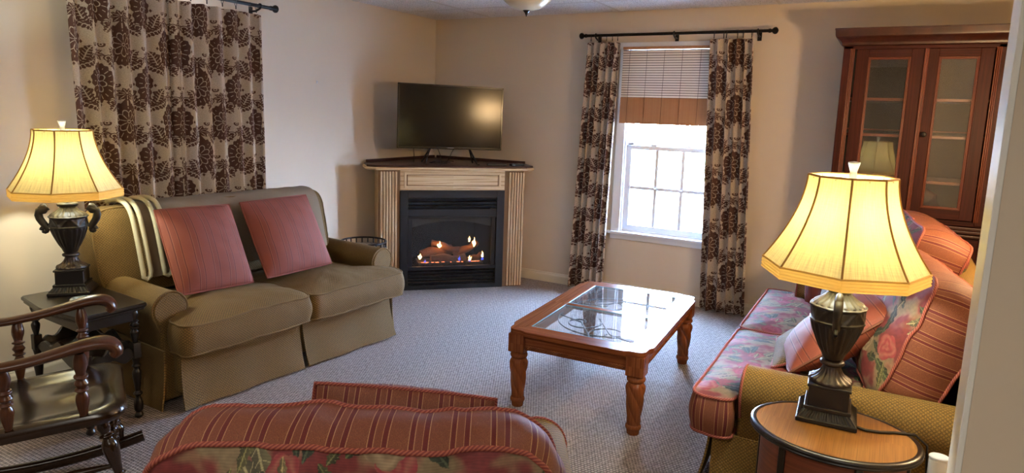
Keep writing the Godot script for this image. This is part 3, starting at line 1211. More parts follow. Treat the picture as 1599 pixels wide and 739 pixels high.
func wall_box(mb: MB, a: Vector3, b: Vector3) -> void:
	mb.box((a + b) * .5, (b - a).abs(), .0005)

func build_room() -> void:
	var f := MB.new()
	f.flat([Vector3(-.15, 0, -.15), Vector3(6.2, 0, -.15), Vector3(6.2, 0, 7.2), Vector3(-.15, 0, 7.2)], [Vector2(-.15, -.15), Vector2(6.2, -.15), Vector2(6.2, 7.2), Vector2(-.15, 7.2)], Vector3.UP)
	f.box(Vector3(3.0, -.11, 3.5), Vector3(6.4, .2, 7.4), .001)
	struct("floor", f, M.carpet, "grey beige looped carpet")
	var c := MB.new()
	wall_box(c, Vector3(-.15, H + .02, -.15), Vector3(6.2, H + .17, 7.2))
	var ceil := struct("ceiling", c, M.tile, "suspended ceiling of pale speckled tiles")
	# tiles and the grid that carries them
	var xs := [0.0, .612, 1.831, 3.050, 4.270, 5.489, 6.05]
	var zs := [0.0, .503]
	while zs[-1] < 7.0:
		zs.append(minf(zs[-1] + .6096, 7.05))
	for i in xs.size() - 1:
		for j in zs.size() - 1:
			var p := cube(Vector3((xs[i] + xs[i + 1]) * .5, H + .009, (zs[j] + zs[j + 1]) * .5), Vector3(xs[i + 1] - xs[i] - .014, .014, zs[j + 1] - zs[j] - .014), .003)
			part("ceiling_tile", p, M.tile, ceil)
	for k in range(1, xs.size() - 1):
		part("grid_bar", cube(Vector3(xs[k], H + .008, 3.525), Vector3(.024, .016, 7.05), .001, 2), M.tbar, ceil)
	for k in range(1, zs.size() - 1):
		part("grid_bar", cube(Vector3(3.0, H + .0085, zs[k]), Vector3(6.05, .015, .024), .001, 0), M.tbar, ceil)
	# back wall with the window opening
	var b := MB.new()
	wall_box(b, Vector3(-.12, 0, -.12), Vector3(1.93, H + .02, 0))
	wall_box(b, Vector3(2.69, 0, -.12), Vector3(4.72, H + .02, 0))
	wall_box(b, Vector3(1.93, 0, -.12), Vector3(2.69, .54, 0))
	wall_box(b, Vector3(1.93, 2.035, -.12), Vector3(2.69, H + .02, 0))
	struct("wall_back", b, M.wall, "tan painted wall with the window")
	var l := MB.new()
	wall_box(l, Vector3(-.12, 0, 0), Vector3(0, H + .02, 2.36))
	wall_box(l, Vector3(-.12, 0, 3.12), Vector3(0, H + .02, 7.1))
	wall_box(l, Vector3(-.12, 0, 2.36), Vector3(0, .62, 3.12))
	wall_box(l, Vector3(-.12, 2.0, 2.36), Vector3(0, H + .02, 3.12))
	struct("wall_left", l, M.wall, "tan painted wall behind the loveseat")
	struct("wall_right", cube(Vector3(4.68, H * .5 + .01, 1.74), Vector3(.12, H + .02, 3.6), .0005), M.wall, "tan painted wall behind the patterned sofa")
	var pw := MB.new()
	wall_box(pw, Vector3(4.045, 0, 3.48), Vector3(6.1, H + .02, 3.60))
	struct("wall_partition", pw, M.wall, "end of a tan partition wall at the right edge")
	# corner casing of the partition
	struct("trim_1", cube(Vector3(4.0385, H * .5, 3.54), Vector3(.013, H, .124), .002), M.casing, "pale casing on the end of the partition wall")
	var fw := MB.new()
	wall_box(fw, Vector3(-.12, 0, 7.0), Vector3(6.1, H + .02, 7.12))
	struct("wall_front", fw, M.unseenwall, "unseen wall behind the camera, made dark to dim reflections in the glass")
	struct("wall_side", cube(Vector3(6.06, H * .5 + .01, 5.3), Vector3(.12, H + .02, 3.6), .0005), M.unseenwall, "unseen wall right of the camera, made dark to dim reflections in the glass")
	# baseboards: profile with a rounded top
	for q in [["baseboard_back", Vector3(0, 0, 0), Vector3(4.62, 0, 0), Vector3(0, 0, 1)], ["baseboard_left", Vector3(0, 0, 7.0), Vector3(0, 0, 0), Vector3(1, 0, 0)], ["baseboard_right", Vector3(4.62, 0, 0), Vector3(4.62, 0, 3.48), Vector3(-1, 0, 0)], ["baseboard_partition", Vector3(4.06, 0, 3.60), Vector3(6.0, 0, 3.60), Vector3(0, 0, 1)]]:
		var m := MB.new()
		var d: Vector3 = q[2] - q[1]
		m.xf = Transform3D(Basis(q[3], d.normalized(), Vector3.UP), q[1])
		var pr := PackedVector2Array([Vector2(0, 0), Vector2(.015, 0), Vector2(.015, .062), Vector2(.012, .070), Vector2(.008, .076), Vector2(.0075, .084), Vector2(.004, .087), Vector2(0, .087)])
		m.prism(pr, 0.0, d.length())
		struct(q[0], m, M.trim, "pale painted baseboard")

func build_window() -> void:
	# double hung window with a casing, sill and apron
	var o := Node3D.new()
	o.name = "window_1"
	add_child(o)
	o.set_meta("kind", "structure")
	o.set_meta("label", "white double hung window with six panes to a sash")
	var x0 := 1.93
	var x1 := 2.69
	var cs := MB.new()
	cs.box(Vector3(1.893, 1.30, .009), Vector3(.074, 1.56, .018), .004)
	cs.box(Vector3(2.727, 1.30, .009), Vector3(.074, 1.56, .018), .004)
	cs.box(Vector3(2.31, 2.058, .010), Vector3(.92, .056, .020), .004, 0)
	part("casing", cs, M.white, o)
	part("sill", cube(Vector3(2.31, .529, .0), Vector3(.96, .022, .10), .005, 0), M.white, o)
	part("apron", cube(Vector3(2.31, .495, .008), Vector3(.92, .046, .016), .004, 0), M.white, o)
	var jb := MB.new()
	jb.box(Vector3(x0 + .006, 1.287, -.06), Vector3(.012, 1.49, .12), .001)
	jb.box(Vector3(x1 - .006, 1.287, -.06), Vector3(.012, 1.49, .12), .001)
	jb.box(Vector3(2.31, 2.029, -.06), Vector3(.76, .012, .12), .001)
	jb.box(Vector3(2.31, .546, -.07), Vector3(.76, .012, .10), .001)
	part("frame", jb, M.vinyl, o)
	for s in [[.552, 1.262, -.040], [1.236, 2.020, -.072]]:
		var yb: float = s[0]
		var yt: float = s[1]
		var z: float = s[2]
		var f := MB.new()
		var a := x0 + .012
		var b := x1 - .012
		f.box(Vector3(a + .0225, (yb + yt) * .5, z), Vector3(.045, yt - yb, .028), .004)
		f.box(Vector3(b - .0225, (yb + yt) * .5, z), Vector3(.045, yt - yb, .028), .004)
		f.box(Vector3(2.31, yb + .022, z), Vector3(b - a, .044, .028), .004, 0)
		f.box(Vector3(2.31, yt - .017, z), Vector3(b - a, .034, .028), .004, 0)
		var sash := part("sash", f, M.vinyl, o)
		var gx0 := a + .045
		var gx1 := b - .045
		var gy0 := yb + .044
		var gy1 := yt - .034
		for k in [1, 2]:
			part("muntin", cube(Vector3(lerpf(gx0, gx1, k / 3.0), (gy0 + gy1) * .5, z), Vector3(.027, gy1 - gy0, .016), .003), M.vinyl, sash)
		part("muntin", cube(Vector3(2.31, (gy0 + gy1) * .5, z), Vector3(gx1 - gx0, .027, .016), .003, 0), M.vinyl, sash)
		for i in 3:
			for j in 2:
				var w := (gx1 - gx0) / 3.0
				var h := (gy1 - gy0) / 2.0
				part("pane", cube(Vector3(gx0 + w * (i + .5), gy0 + h * (j + .5), z), Vector3(w, h, .003), .0005), M.glass, sash)
	var lk := MB.new()
	for x in [2.17, 2.45]:
		lk.box(Vector3(x, 1.270, -.038), Vector3(.05, .016, .022), .004)
	part("sash_lock", lk, M.vinyl, o)
	# window behind the closed curtains of the left wall
	var w2 := Node3D.new()
	w2.name = "window_2"
	add_child(w2)
	w2.set_meta("kind", "structure")
	w2.set_meta("label", "window behind the closed damask curtains")
	var c2 := MB.new()
	c2.box(Vector3(.009, 1.31, 2.325), Vector3(.018, 1.46, .07), .003)
	c2.box(Vector3(.009, 1.31, 3.155), Vector3(.018, 1.46, .07), .003)
	c2.box(Vector3(.009, 2.03, 2.74), Vector3(.018, .06, .90), .003)
	c2.box(Vector3(.009, .59, 2.74), Vector3(.018, .06, .90), .003)
	part("casing", c2, M.white, w2)
	var s2 := MB.new()
	for z in [2.385, 3.095]:
		s2.box(Vector3(-.06, 1.31, z), Vector3(.03, 1.38, .05), .003)
	for y in [.645, 1.31, 1.975]:
		s2.box(Vector3(-.06, y, 2.74), Vector3(.03, .05, .76), .003)
	part("sash", s2, M.vinyl, w2)
	part("pane", cube(Vector3(-.06, 1.31, 2.74), Vector3(.003, 1.38, .76), .0005), M.glass, w2)
	# bamboo roman shade in front of the window
	var bs := thing("bamboo_shade", "brown bamboo roman shade drawn halfway down the window", "window shade", Vector3(2.30, 1.44, .030))
	var wd := .83
	part("headrail", cube(Vector3(0, .598, 0), Vector3(wd, .022, .024), .003, 0), M.bamboo, bs)
	var sl := cube(Vector3.ZERO, Vector3(wd, .0062, .004), .002, 0)
	var rd: MeshInstance3D = null
	for k in 19:
		var y := .2183 + k * .0195
		if rd == null:
			rd = part("reed", cube(Vector3.ZERO, Vector3(wd, .0155, .003), .0004, 0), M.reed, bs)
			rd.position = Vector3(0, y, 0)
		else:
			again("reed", rd, Vector3(0, y, 0), bs)
	var first: MeshInstance3D = null
	for k in 20:
		var y := .2085 + k * .0195
		if first == null:
			first = part("slat", sl, M.slat, bs)
			first.position = Vector3(0, y, 0)
		else:
			again("slat", first, Vector3(0, y, 0), bs)
	var fo: MeshInstance3D = null
	for k in 21:
		var y := .005 + k * .0099
		if fo == null:
			fo = part("fold_slat", cube(Vector3.ZERO, Vector3(wd, .0106, .004), .0004, 0), M.bamboo, bs)
			fo.position = Vector3(0, y, .006)
		else:
			again("fold_slat", fo, Vector3(0, y, .006), bs)
	var st := MB.new()
	for k in 6:
		var x := -wd * .5 + .06 + k * (wd - .12) / 5.0
		st.tube([Vector3(x, .60, .005), Vector3(x, .2, .011), Vector3(x, .0, .012)], .0012, 5)
		st.tube([Vector3(x, .60, -.005), Vector3(x, .2, -.009), Vector3(x, .0, -.010)], .0012, 5)
	part("strings", st, M.stringm, bs)
	var cd := MB.new()
	cd.tube([Vector3(.36, .59, .014), Vector3(.358, .0, .022), Vector3(.350, -.60, .028), Vector3(.348, -.78, .030)], .0012, 5)
	cd.tube([Vector3(.345, .59, .014), Vector3(.343, .0, .022), Vector3(.338, -.62, .028)], .0012, 5)
	part("pull_cord", cd, M.stringm, bs)
	var tz := MB.new()
	for q in [Vector3(.348, -.79, .030), Vector3(.338, -.63, .028)]:
		tz.xf = Transform3D(Basis(), q)
		tz.lathe(curve([Vector2(.001, -.03), Vector2(.006, -.026), Vector2(.005, -.01), Vector2(.002, .004)], 3), 10)
	part("tassel", tz, M.stringm, bs)

func build_curtains() -> void:
	curtain_rod("dark iron curtain rod with ball finials above the uncovered window", 1.575, 3.010, 2.137, .095, true, [1.665, 2.31, 2.925])
	var a := curtain("curtain", "narrow damask curtain panel on the left of the uncovered window", Vector2(1.605, 2.085), Vector2(1.872, 2.082), Vector2(1.530, .015), Vector2(1.825, .015), true, .095, 5.0, .4, "brown damask curtains")
	rings(a, [1.625, 1.70, 1.76, 1.81, 1.855], 2.137, .095, true)
	var b := curtain("curtain", "narrow damask curtain panel on the right of the uncovered window", Vector2(2.592, 2.090), Vector2(2.905, 2.086), Vector2(2.665, .012), Vector2(3.005, .012), true, .105, 5.0, 2.1, "brown damask curtains", .034)
	rings(b, [2.615, 2.685, 2.705, 2.785, 2.825, 2.885], 2.137, .095, true)
	curtain_rod("dark iron curtain rod with ball finials above the green loveseat", 2.025, 3.60, 2.139, .095, false, [2.12, 2.80, 3.50])
	var c := curtain("curtain", "wide damask curtain panel on the end nearer the fireplace, behind the green loveseat", Vector2(2.135, 2.085), Vector2(2.77, 2.085), Vector2(2.115, .015), Vector2(2.765, .015), false, .100, 6.5, 1.1, "brown damask curtains", .034)
	rings(c, [2.15, 2.20, 2.31, 2.41, 2.52, 2.63, 2.73], 2.139, .095, false)
	var d := curtain("curtain", "wide damask curtain panel on the end nearer the left lamp, behind the green loveseat", Vector2(2.742, 2.085), Vector2(3.345, 2.085), Vector2(2.725, .015), Vector2(3.30, .015), false, .095, 6.0, 2.7, "brown damask curtains", .034)
	rings(d, [2.78, 2.90, 3.01, 3.12, 3.23, 3.33], 2.139, .095, false)

func build_loveseat() -> void:
	var o := thing("loveseat", "olive green chenille loveseat with rolled arms and a skirt", "sofa", Vector3(1.020, 0, 2.665), -.085)
	sofa_frame(o, .70, .585, -.83, -.075, M.olive, M.welt, .80, true)
	# seat cushions wrap in front of the arms
	for s in [-1.0, 1.0]:
		var out := [Vector2(-.60, s * .004), Vector2(.095, s * .004), Vector2(.095, s * .745), Vector2(-.062, s * .745), Vector2(-.062, s * .62), Vector2(-.60, s * .62)]
		var cu := Node3D.new()
		cu.name = "seat_cushion"
		o.add_child(cu, true)
		var front_sag := func(p: Vector2) -> float: return -.012 * smoothstep(.0, .1, p.x)
		box_cushion(cu, ["faces", "boxing"], round_poly(out, .05), .155, .045, Transform3D(Basis(Vector3(0, 0, 1), .02), Vector3(0, .378, 0)), [M.olive, M.olive, M.welt], .006, front_sag, .005)
	# padded back roll
	var bk := Node3D.new()
	bk.name = "back_cushion"
	o.add_child(bk, true)
	var ol := round_poly([Vector2(-.735, -.23), Vector2(.735, -.23), Vector2(.745, .225), Vector2(-.745, .225)], .13, 8)
	var bb := frame_basis(Vector3(0, 0, 1), Vector3(1, .20, 0))
	box_cushion(bk, ["faces", "boxing"], ol, .20, .05, Transform3D(bb, Vector3(-.675, .695, 0.075)), [M.olive, M.olive, M.welt], .006, null, .005)
	# throw over the back
	var t := thing("throw_blanket", "beige knitted throw with a pale ribbed hem draped over the loveseat back", "blanket", Vector3(1.020, 0, 2.665), -.085)
	var pts := []
	for q in [[-.410, .570], [-.420, .61], [-.432, .66], [-.452, .74], [-.475, .82], [-.505, .895], [-.555, .940], [-.63, .953], [-.71, .945], [-.765, .920], [-.79, .86], [-.80, .80]]:
		pts.append(Vector2(q[0] - .055, q[1]))
	var path := curve(pts, 3)
	var m := path.size() - 1
	var tm := MB.new()
	tm.slab(40, m, func(u: float, w: float):
		var p: Vector2 = path[roundi(w * m)]
		var z := lerpf(.60, -.58, u)
		var k := .006 * sin(u * 21.0 + w * 2.0) * (1.0 - w * .5) + .004 * sin(u * 47.0)
		return Vector3(p.x + k, p.y - absf(k) * .3 + (.012 * sin(u * 9.0) if w < .1 else 0.0), z), .008, Vector2(1.17, .9))
	part("knit", tm, M.throwm, t)
	for q in [[.650, .605], [.540, .490]]:
		var hm := MB.new()
		var loop := []
		var cnt := 24
		for k in range(cnt, -1, -1):
			var p: Vector2 = path[mini(k + 2, m)]
			loop.append(Vector3(p.x + .020, p.y + .016, q[0] - .006 * (cnt - k) / float(cnt)))
		var p0: Vector2 = path[2]
		loop.append(Vector3(p0.x + .024, p0.y - .012, lerpf(q[0], q[1], .12)))
		loop.append(Vector3(p0.x + .026, p0.y - .024, lerpf(q[0], q[1], .5)))
		loop.append(Vector3(p0.x + .024, p0.y - .012, lerpf(q[0], q[1], .88)))
		for k in cnt + 1:
			var p: Vector2 = path[mini(k + 2, m)]
			loop.append(Vector3(p.x + .022, p.y + .018, q[1] + .010 * k / float(cnt)))
		hm.tube(loop, .0125, 8)
		part("hem", hm, M.hem, t)
	pillow("pillow", "rust striped pillow on the loveseat, the one beside the blanket hem", .42, .48, .16, Transform3D(frame_basis(Vector3(.136, -.015, -.991), Vector3(.86, .50, .11)), Vector3(.640, .712, 2.990)), M.pstripe, M.pstripe, "rust striped pillows on the loveseat")
	pillow("pillow", "rust striped pillow on the loveseat, the one nearer the fireplace", .47, .475, .16, Transform3D(frame_basis(Vector3(.105, -.016, -.994).rotated(Vector3(.868, .489, .084).normalized(), .04), Vector3(.868, .489, .084)), Vector3(.700, .718, 2.470)), M.pstripe, M.pstripe, "rust striped pillows on the loveseat")

func build_sofa() -> void:
	var o := thing("sofa", "patterned sofa with floral seat cushions and gold green rolled arms", "sofa", Vector3(3.315, 0, 1.90), PI)
	sofa_frame(o, .83, .575, -.92, -.125, M.gold, M.rope, .86, false)
	for s in [-1.0, 1.0]:
		var out := [Vector2(-.66, s * .004), Vector2(.045, s * .004), Vector2(.045, s * .935), Vector2(-.112, s * .935), Vector2(-.112, s * .75), Vector2(-.66, s * .75)]
		var cu := Node3D.new()
		cu.name = "seat_cushion"
		o.add_child(cu, true)
		box_cushion(cu, ["faces", "boxing"], round_poly(out, .05), .15, .030, Transform3D(Basis(), Vector3(0, .385, 0)), [M.floral, M.stripe, M.rope], .004)
	var ol := round_poly([Vector2(-.435, -.24), Vector2(.435, -.24), Vector2(.435, .24), Vector2(-.435, .24)], .11, 8)
	for q in [[Vector3(3.965, .715, 2.24), Vector3(-1, .34, .17), .175, "back cushion nearer the oval table"], [Vector3(3.995, .775, 1.40), Vector3(-1, .32, .10), .20, "back cushion nearer the cabinet"]]:
		var bc := thing("back_cushion", "boxed floral and rust striped sofa " + q[3], "cushion", Vector3.ZERO, 0.0, "loose back cushions of the patterned sofa")
		var nn: Vector3 = q[1]
		var bb := frame_basis(Vector3(-nn.z, 0, -1) * -1.0, nn)
		box_cushion(bc, ["faces", "boxing"], ol, q[2], .075, Transform3D(bb, q[0]), [M.floral, M.stripe, M.rope], .010)
	# loose pillows
	pillow("pillow", "orange striped pillow leaning on the patterned sofa behind the right lamp", .50, .46, .20, Transform3D(frame_basis(Vector3(.39, .32, -.10), Vector3(-.62, .78, .02)), Vector3(3.735, .655, 2.31)), M.ostripe, M.stripe, "")
	pillow("pillow", "olive chenille pillow lying partly under the orange striped pillow", .48, .46, .13, Transform3D(frame_basis(Vector3(.42, .20, -.04), Vector3(-.42, .90, .02)), Vector3(3.70, .585, 2.21)), M.olive, M.rope)
	pillow("pillow", "taupe pillow on the far half of the patterned sofa", .42, .42, .15, Transform3D(frame_basis(Vector3(0, .55, -1), Vector3(-.75, .6, .35)), Vector3(3.74, .66, 1.42)), M.taupe, M.taupe)
	pillow("pillow", "mauve striped pillow against the far arm of the patterned sofa", .40, .40, .14, Transform3D(frame_basis(Vector3(1, .1, 0), Vector3(-.05, .45, .9)), Vector3(3.70, .635, 1.20)), M.mstripe, M.mstripe)

func build_armchair() -> void:
	var yaw := 2.106
	var o := thing("armchair", "gold green armchair seen from behind at the bottom of the picture", "armchair", Vector3(2.60, 0, 3.745), yaw)
	sofa_frame(o, .40, .60, -.80, -.09, M.gold, M.rope, .66, false)
	var cu := Node3D.new()
	cu.name = "seat_cushion"
	o.add_child(cu, true)
	box_cushion(cu, ["faces", "boxing"], round_poly([Vector2(-.60, -.33), Vector2(.03, -.33), Vector2(.03, .33), Vector2(-.60, .33)], .05), .14, .03, Transform3D(Basis(), Vector3(0, .385, 0)), [M.floral, M.stripe, M.rope], .004)
	var fw := Vector3(-.51, 0, -.86)
	var lat := Vector3(.86, 0, -.51)
	var bc := thing("back_cushion", "boxed floral and rust striped cushion along the top of the armchair back", "cushion")
	var ol := round_poly([Vector2(-.425, -.23), Vector2(.425, -.23), Vector2(.425, .23), Vector2(-.425, .23)], .15, 10)
	box_cushion(bc, ["faces", "boxing"], ol, .15, .06, Transform3D(frame_basis(lat, Vector3(fw.x, .12, fw.z)), Vector3(2.913, .606, 4.283)), [M.floral, M.stripe, M.rope], .015)
	pillow("pillow", "dark rust striped pillow standing against the armchair back cushion", .49, .46, .19, Transform3D(frame_basis(lat.rotated(Vector3.UP, .06) + Vector3(0, -.10, 0), Vector3(fw.x, .30, fw.z)), Vector3(2.735, .545, 3.925)), M.stripe, M.rope, "", false, .06)

func build_coffee_table() -> void:
	var o := thing("coffee_table", "oak coffee table with two glass panes and twisted legs", "coffee table", Vector3(2.578, 0, 1.873), .047)
	var w := .369
	var l := .591
	var ht := .420
	# ogee corners
	var c := [Vector2(0, .0), Vector2(.012, .03), Vector2(.030, .048), Vector2(.045, .075), Vector2(.045, .10)]
	var poly := PackedVector2Array()
	var corner := curve([Vector2(.140, 0.0), Vector2(.118, .002), Vector2(.103, .010), Vector2(.088, .0155), Vector2(.066, .0165), Vector2(.052, .0175), Vector2(.040, .0200)], 3)
	for q in [[1, 1], [-1, 1], [-1, -1], [1, -1]]:
		var pts := []
		for p in corner:
			pts.append(Vector2(q[0] * (w - p.x), q[1] * (l - p.y)))
		var other := []
		for p in corner:
			other.append(Vector2(q[0] * (w - p.y), q[1] * (l - p.x)))
		other.reverse()
		var seq := pts + other
		# counter-clockwise all the way round
		if q[0] * q[1] > 0:
			seq.reverse()
		for p in seq:
			poly.append(p)
	# the frame is four rails and a crossbar round two openings
	var hx := w - .105
	var hz := l - .105
	var top := MB.new()
	var rails := [[Vector2(-hx, -hz), Vector2(hx, -hz)], [Vector2(hx, -hz), Vector2(hx, hz)], [Vector2(hx, hz), Vector2(-hx, hz)], [Vector2(-hx, hz), Vector2(-hx, -hz)]]
	for side in 4:
		var rp := PackedVector2Array()
		# portion of the outline on this side, by mitre
		for p in poly:
			var ax := absf(p.x) / w
			var az := absf(p.y) / l
			var dx := w - absf(p.x)
			var dz := l - absf(p.y)
			var on := 0
			if dz <= dx:
				on = 0 if p.y < 0 else 2
			else:
				on = 1 if p.x > 0 else 3
			if on == side:
				rp.append(p)
		var corners := {0: [Vector2(-1, -1), Vector2(1, -1)], 1: [Vector2(1, -1), Vector2(1, 1)], 2: [Vector2(1, 1), Vector2(-1, 1)], 3: [Vector2(-1, 1), Vector2(-1, -1)]}
		var A: Vector2 = corners[side][0]
		var B: Vector2 = corners[side][1]
		var tang := (Vector2(B.x * w, B.y * l) - Vector2(A.x * w, A.y * l)).normalized()
		var list := Array(rp)
		list.sort_custom(func(p, q): return p.dot(tang) < q.dot(tang))
		var full := PackedVector2Array()
		full.append(Vector2(A.x * hx, A.y * hz))
		full.append(Vector2(A.x * (w - .0285), A.y * (l - .0285)))
		for p in list:
			full.append(p)
		full.append(Vector2(B.x * (w - .0285), B.y * (l - .0285)))
		full.append(Vector2(B.x * hx, B.y * hz))
		var clean := PackedVector2Array()
		for p in full:
			if clean.is_empty() or clean[-1].distance_to(p) > .0008:
				clean.append(p)
		var rm := MB.new()
		rm.prism(clean, ht - .026, ht, .0015)
		if side % 2 == 0:
			for k in rm.t.size():
				if absf(rm.n[k].y) > .9:
					rm.t[k] = Vector2(rm.t[k].y, rm.t[k].x)
		part("top_rail", rm, M.oak, o)
	part("crossbar", cube(Vector3(0, ht - .010, 0), Vector3(hx * 2.0, .020, .046), .003, 0), M.oak, o)
	# moulding under the edge
	var sh := PackedVector2Array()
	for p in poly:
		sh.append(p * Vector2(1.0 - .012 / w, 1.0 - .012 / l))
	for s in [[-1, 0], [1, 0], [0, -1], [0, 1]]:
		var inset := .046
		var am := MB.new()
		var cn := Vector3(s[0] * (w - inset), ht - .066, s[1] * (l - inset))
		var sz := Vector3(.022, .080, (l - .09) * 2.0) if s[0] != 0 else Vector3((w - .09) * 2.0, .080, .022)
		am.box(cn, sz, .003, 2 if s[0] != 0 else 0)
		var ap := part("apron", am, M.oak, o)
		# rope carving along the lower edge
		var rope := MB.new()
		var along := Vector3(0, 0, 1) if s[0] != 0 else Vector3(1, 0, 0)
		var outw := Vector3(s[0], 0, s[1])
		var half: float = (l - .10) if s[0] != 0 else (w - .10)
		for q in 2:
			var pth := []
			var cnt := int(half * 2.0 / .004)
			for k in cnt + 1:
				var d := -half + 2.0 * half * k / cnt
				var an := d * TAU / .028 + q * PI
				pth.append(cn + outw * (.0115 + .0035 * cos(an)) + along * d + Vector3(0, -.024 + .0055 * sin(an), 0))
			rope.tube(pth, .0042, 5)
		part("rope_carving", rope, M.oak, ap)
	var leg := MB.new()
	leg.box(Vector3(0, ht - .075, 0), Vector3(.088, .098, .088), .005)
	leg.lathe(curve([Vector2(.024, .296), Vector2(.030, .292), Vector2(.036, .282), Vector2(.036, .270), Vector2(.030, .262), Vector2(.026, .258)].map(func(p): return Vector2(p.x * 1.22, p.y)), 3), 24)
	leg.lathe(curve([Vector2(.020, 0), Vector2(.024, .004), Vector2(.026, .022), Vector2(.031, .034), Vector2(.030, .046), Vector2(.026, .052)].map(func(p): return Vector2(p.x * 1.22, p.y)), 3), 24)
	var twist := func(a: float, r: float, y: float) -> float:
		var k := smoothstep(.05, .07, y) * smoothstep(.262, .235, y)
		return r * (1.0 + .13 * k * (pow(absf(sin((a - y * 15.0) * 2.0)), .5) * 2.0 - 1.4))
	leg.lathe(curve([Vector2(.026, .050), Vector2(.0265, .08), Vector2(.029, .13), Vector2(.033, .18), Vector2(.0355, .22), Vector2(.0345, .245), Vector2(.027, .262)].map(func(p): return Vector2(p.x * 1.24, p.y)), 6), 60, twist)
	for q in [[1, 1], [1, -1], [-1, 1], [-1, -1]]:
		var p := Vector3(q[0] * (w - .062), 0, q[1] * (l - .062))
		if q == [1, 1]:
			part("leg", leg, M.oak, o).position = p
		else:
			again("leg", o.get_node("leg"), p, o)
	# bevelled panes with a green edge, and scrolled iron beneath
	for s in [-1.0, 1.0]:
		var z0: float = s * .024
		var z1: float = s * hz
		var pm := MB.new()
		var cz := (z0 + z1) * .5
		pm.box(Vector3(0, ht - .003, cz), Vector3(hx * 2.0 - .002, .006, absf(z1 - z0) - .002), .0015)
		var pane := part("pane", pm, M.tableglass, o)
		var em := MB.new()
		var ex := hx - .002
		var ez := absf(z1 - z0) * .5 - .002
		for e in 4:
			var p0: Vector3 = [Vector3(-ex, 0, -ez), Vector3(ex, 0, -ez), Vector3(ex, 0, ez), Vector3(-ex, 0, ez)][e]
			var p1: Vector3 = [Vector3(ex, 0, -ez), Vector3(ex, 0, ez), Vector3(-ex, 0, ez), Vector3(-ex, 0, -ez)][e]
			em.tube([p0 + Vector3(0, ht - .0025, cz), p1 + Vector3(0, ht - .0025, cz)], .0028, 5)
		part("bevel_edge", em, M.glassedge, pane)
		var sc := MB.new()
		for e in [-1.0, 1.0]:
			var pth := []
			for k in 34:
				var a := k * .22
				var r := .018 + .0034 * k
				pth.append(Vector3(e * (.10 - cos(a) * r * .9), ht - .030, cz + e * s * (.06 + sin(a) * r)))
			pth.append(Vector3(e * -.10, ht - .030, cz - e * s * .06))
			pth.append(Vector3(e * -hx * .96, ht - .030, cz - e * s * .13))
			sc.tube(curve3(pth), .004, 7)
		var bow := []
		for k in 21:
			var a := PI * k / 20.0
			bow.append(Vector3(cos(a) * hx * .97, ht - .030, cz + s * (-.18 + .30 * sin(a))))
		sc.tube(bow, .004, 7)
		part("iron_scroll", sc, M.iron, o)
	# lip that carries the panes and the scrolls
	var lip := MB.new()
	for s in [-1.0, 1.0]:
		lip.box(Vector3(s * (hx + .004), ht - .024, 0), Vector3(.016, .018, hz * 2.0), .002, 2)
		lip.box(Vector3(0, ht - .024, s * (hz + .004)), Vector3(hx * 2.0, .018, .016), .002, 0)
	part("lip", lip, M.oak, o)

func curve3(p: Array) -> Array:
	return p

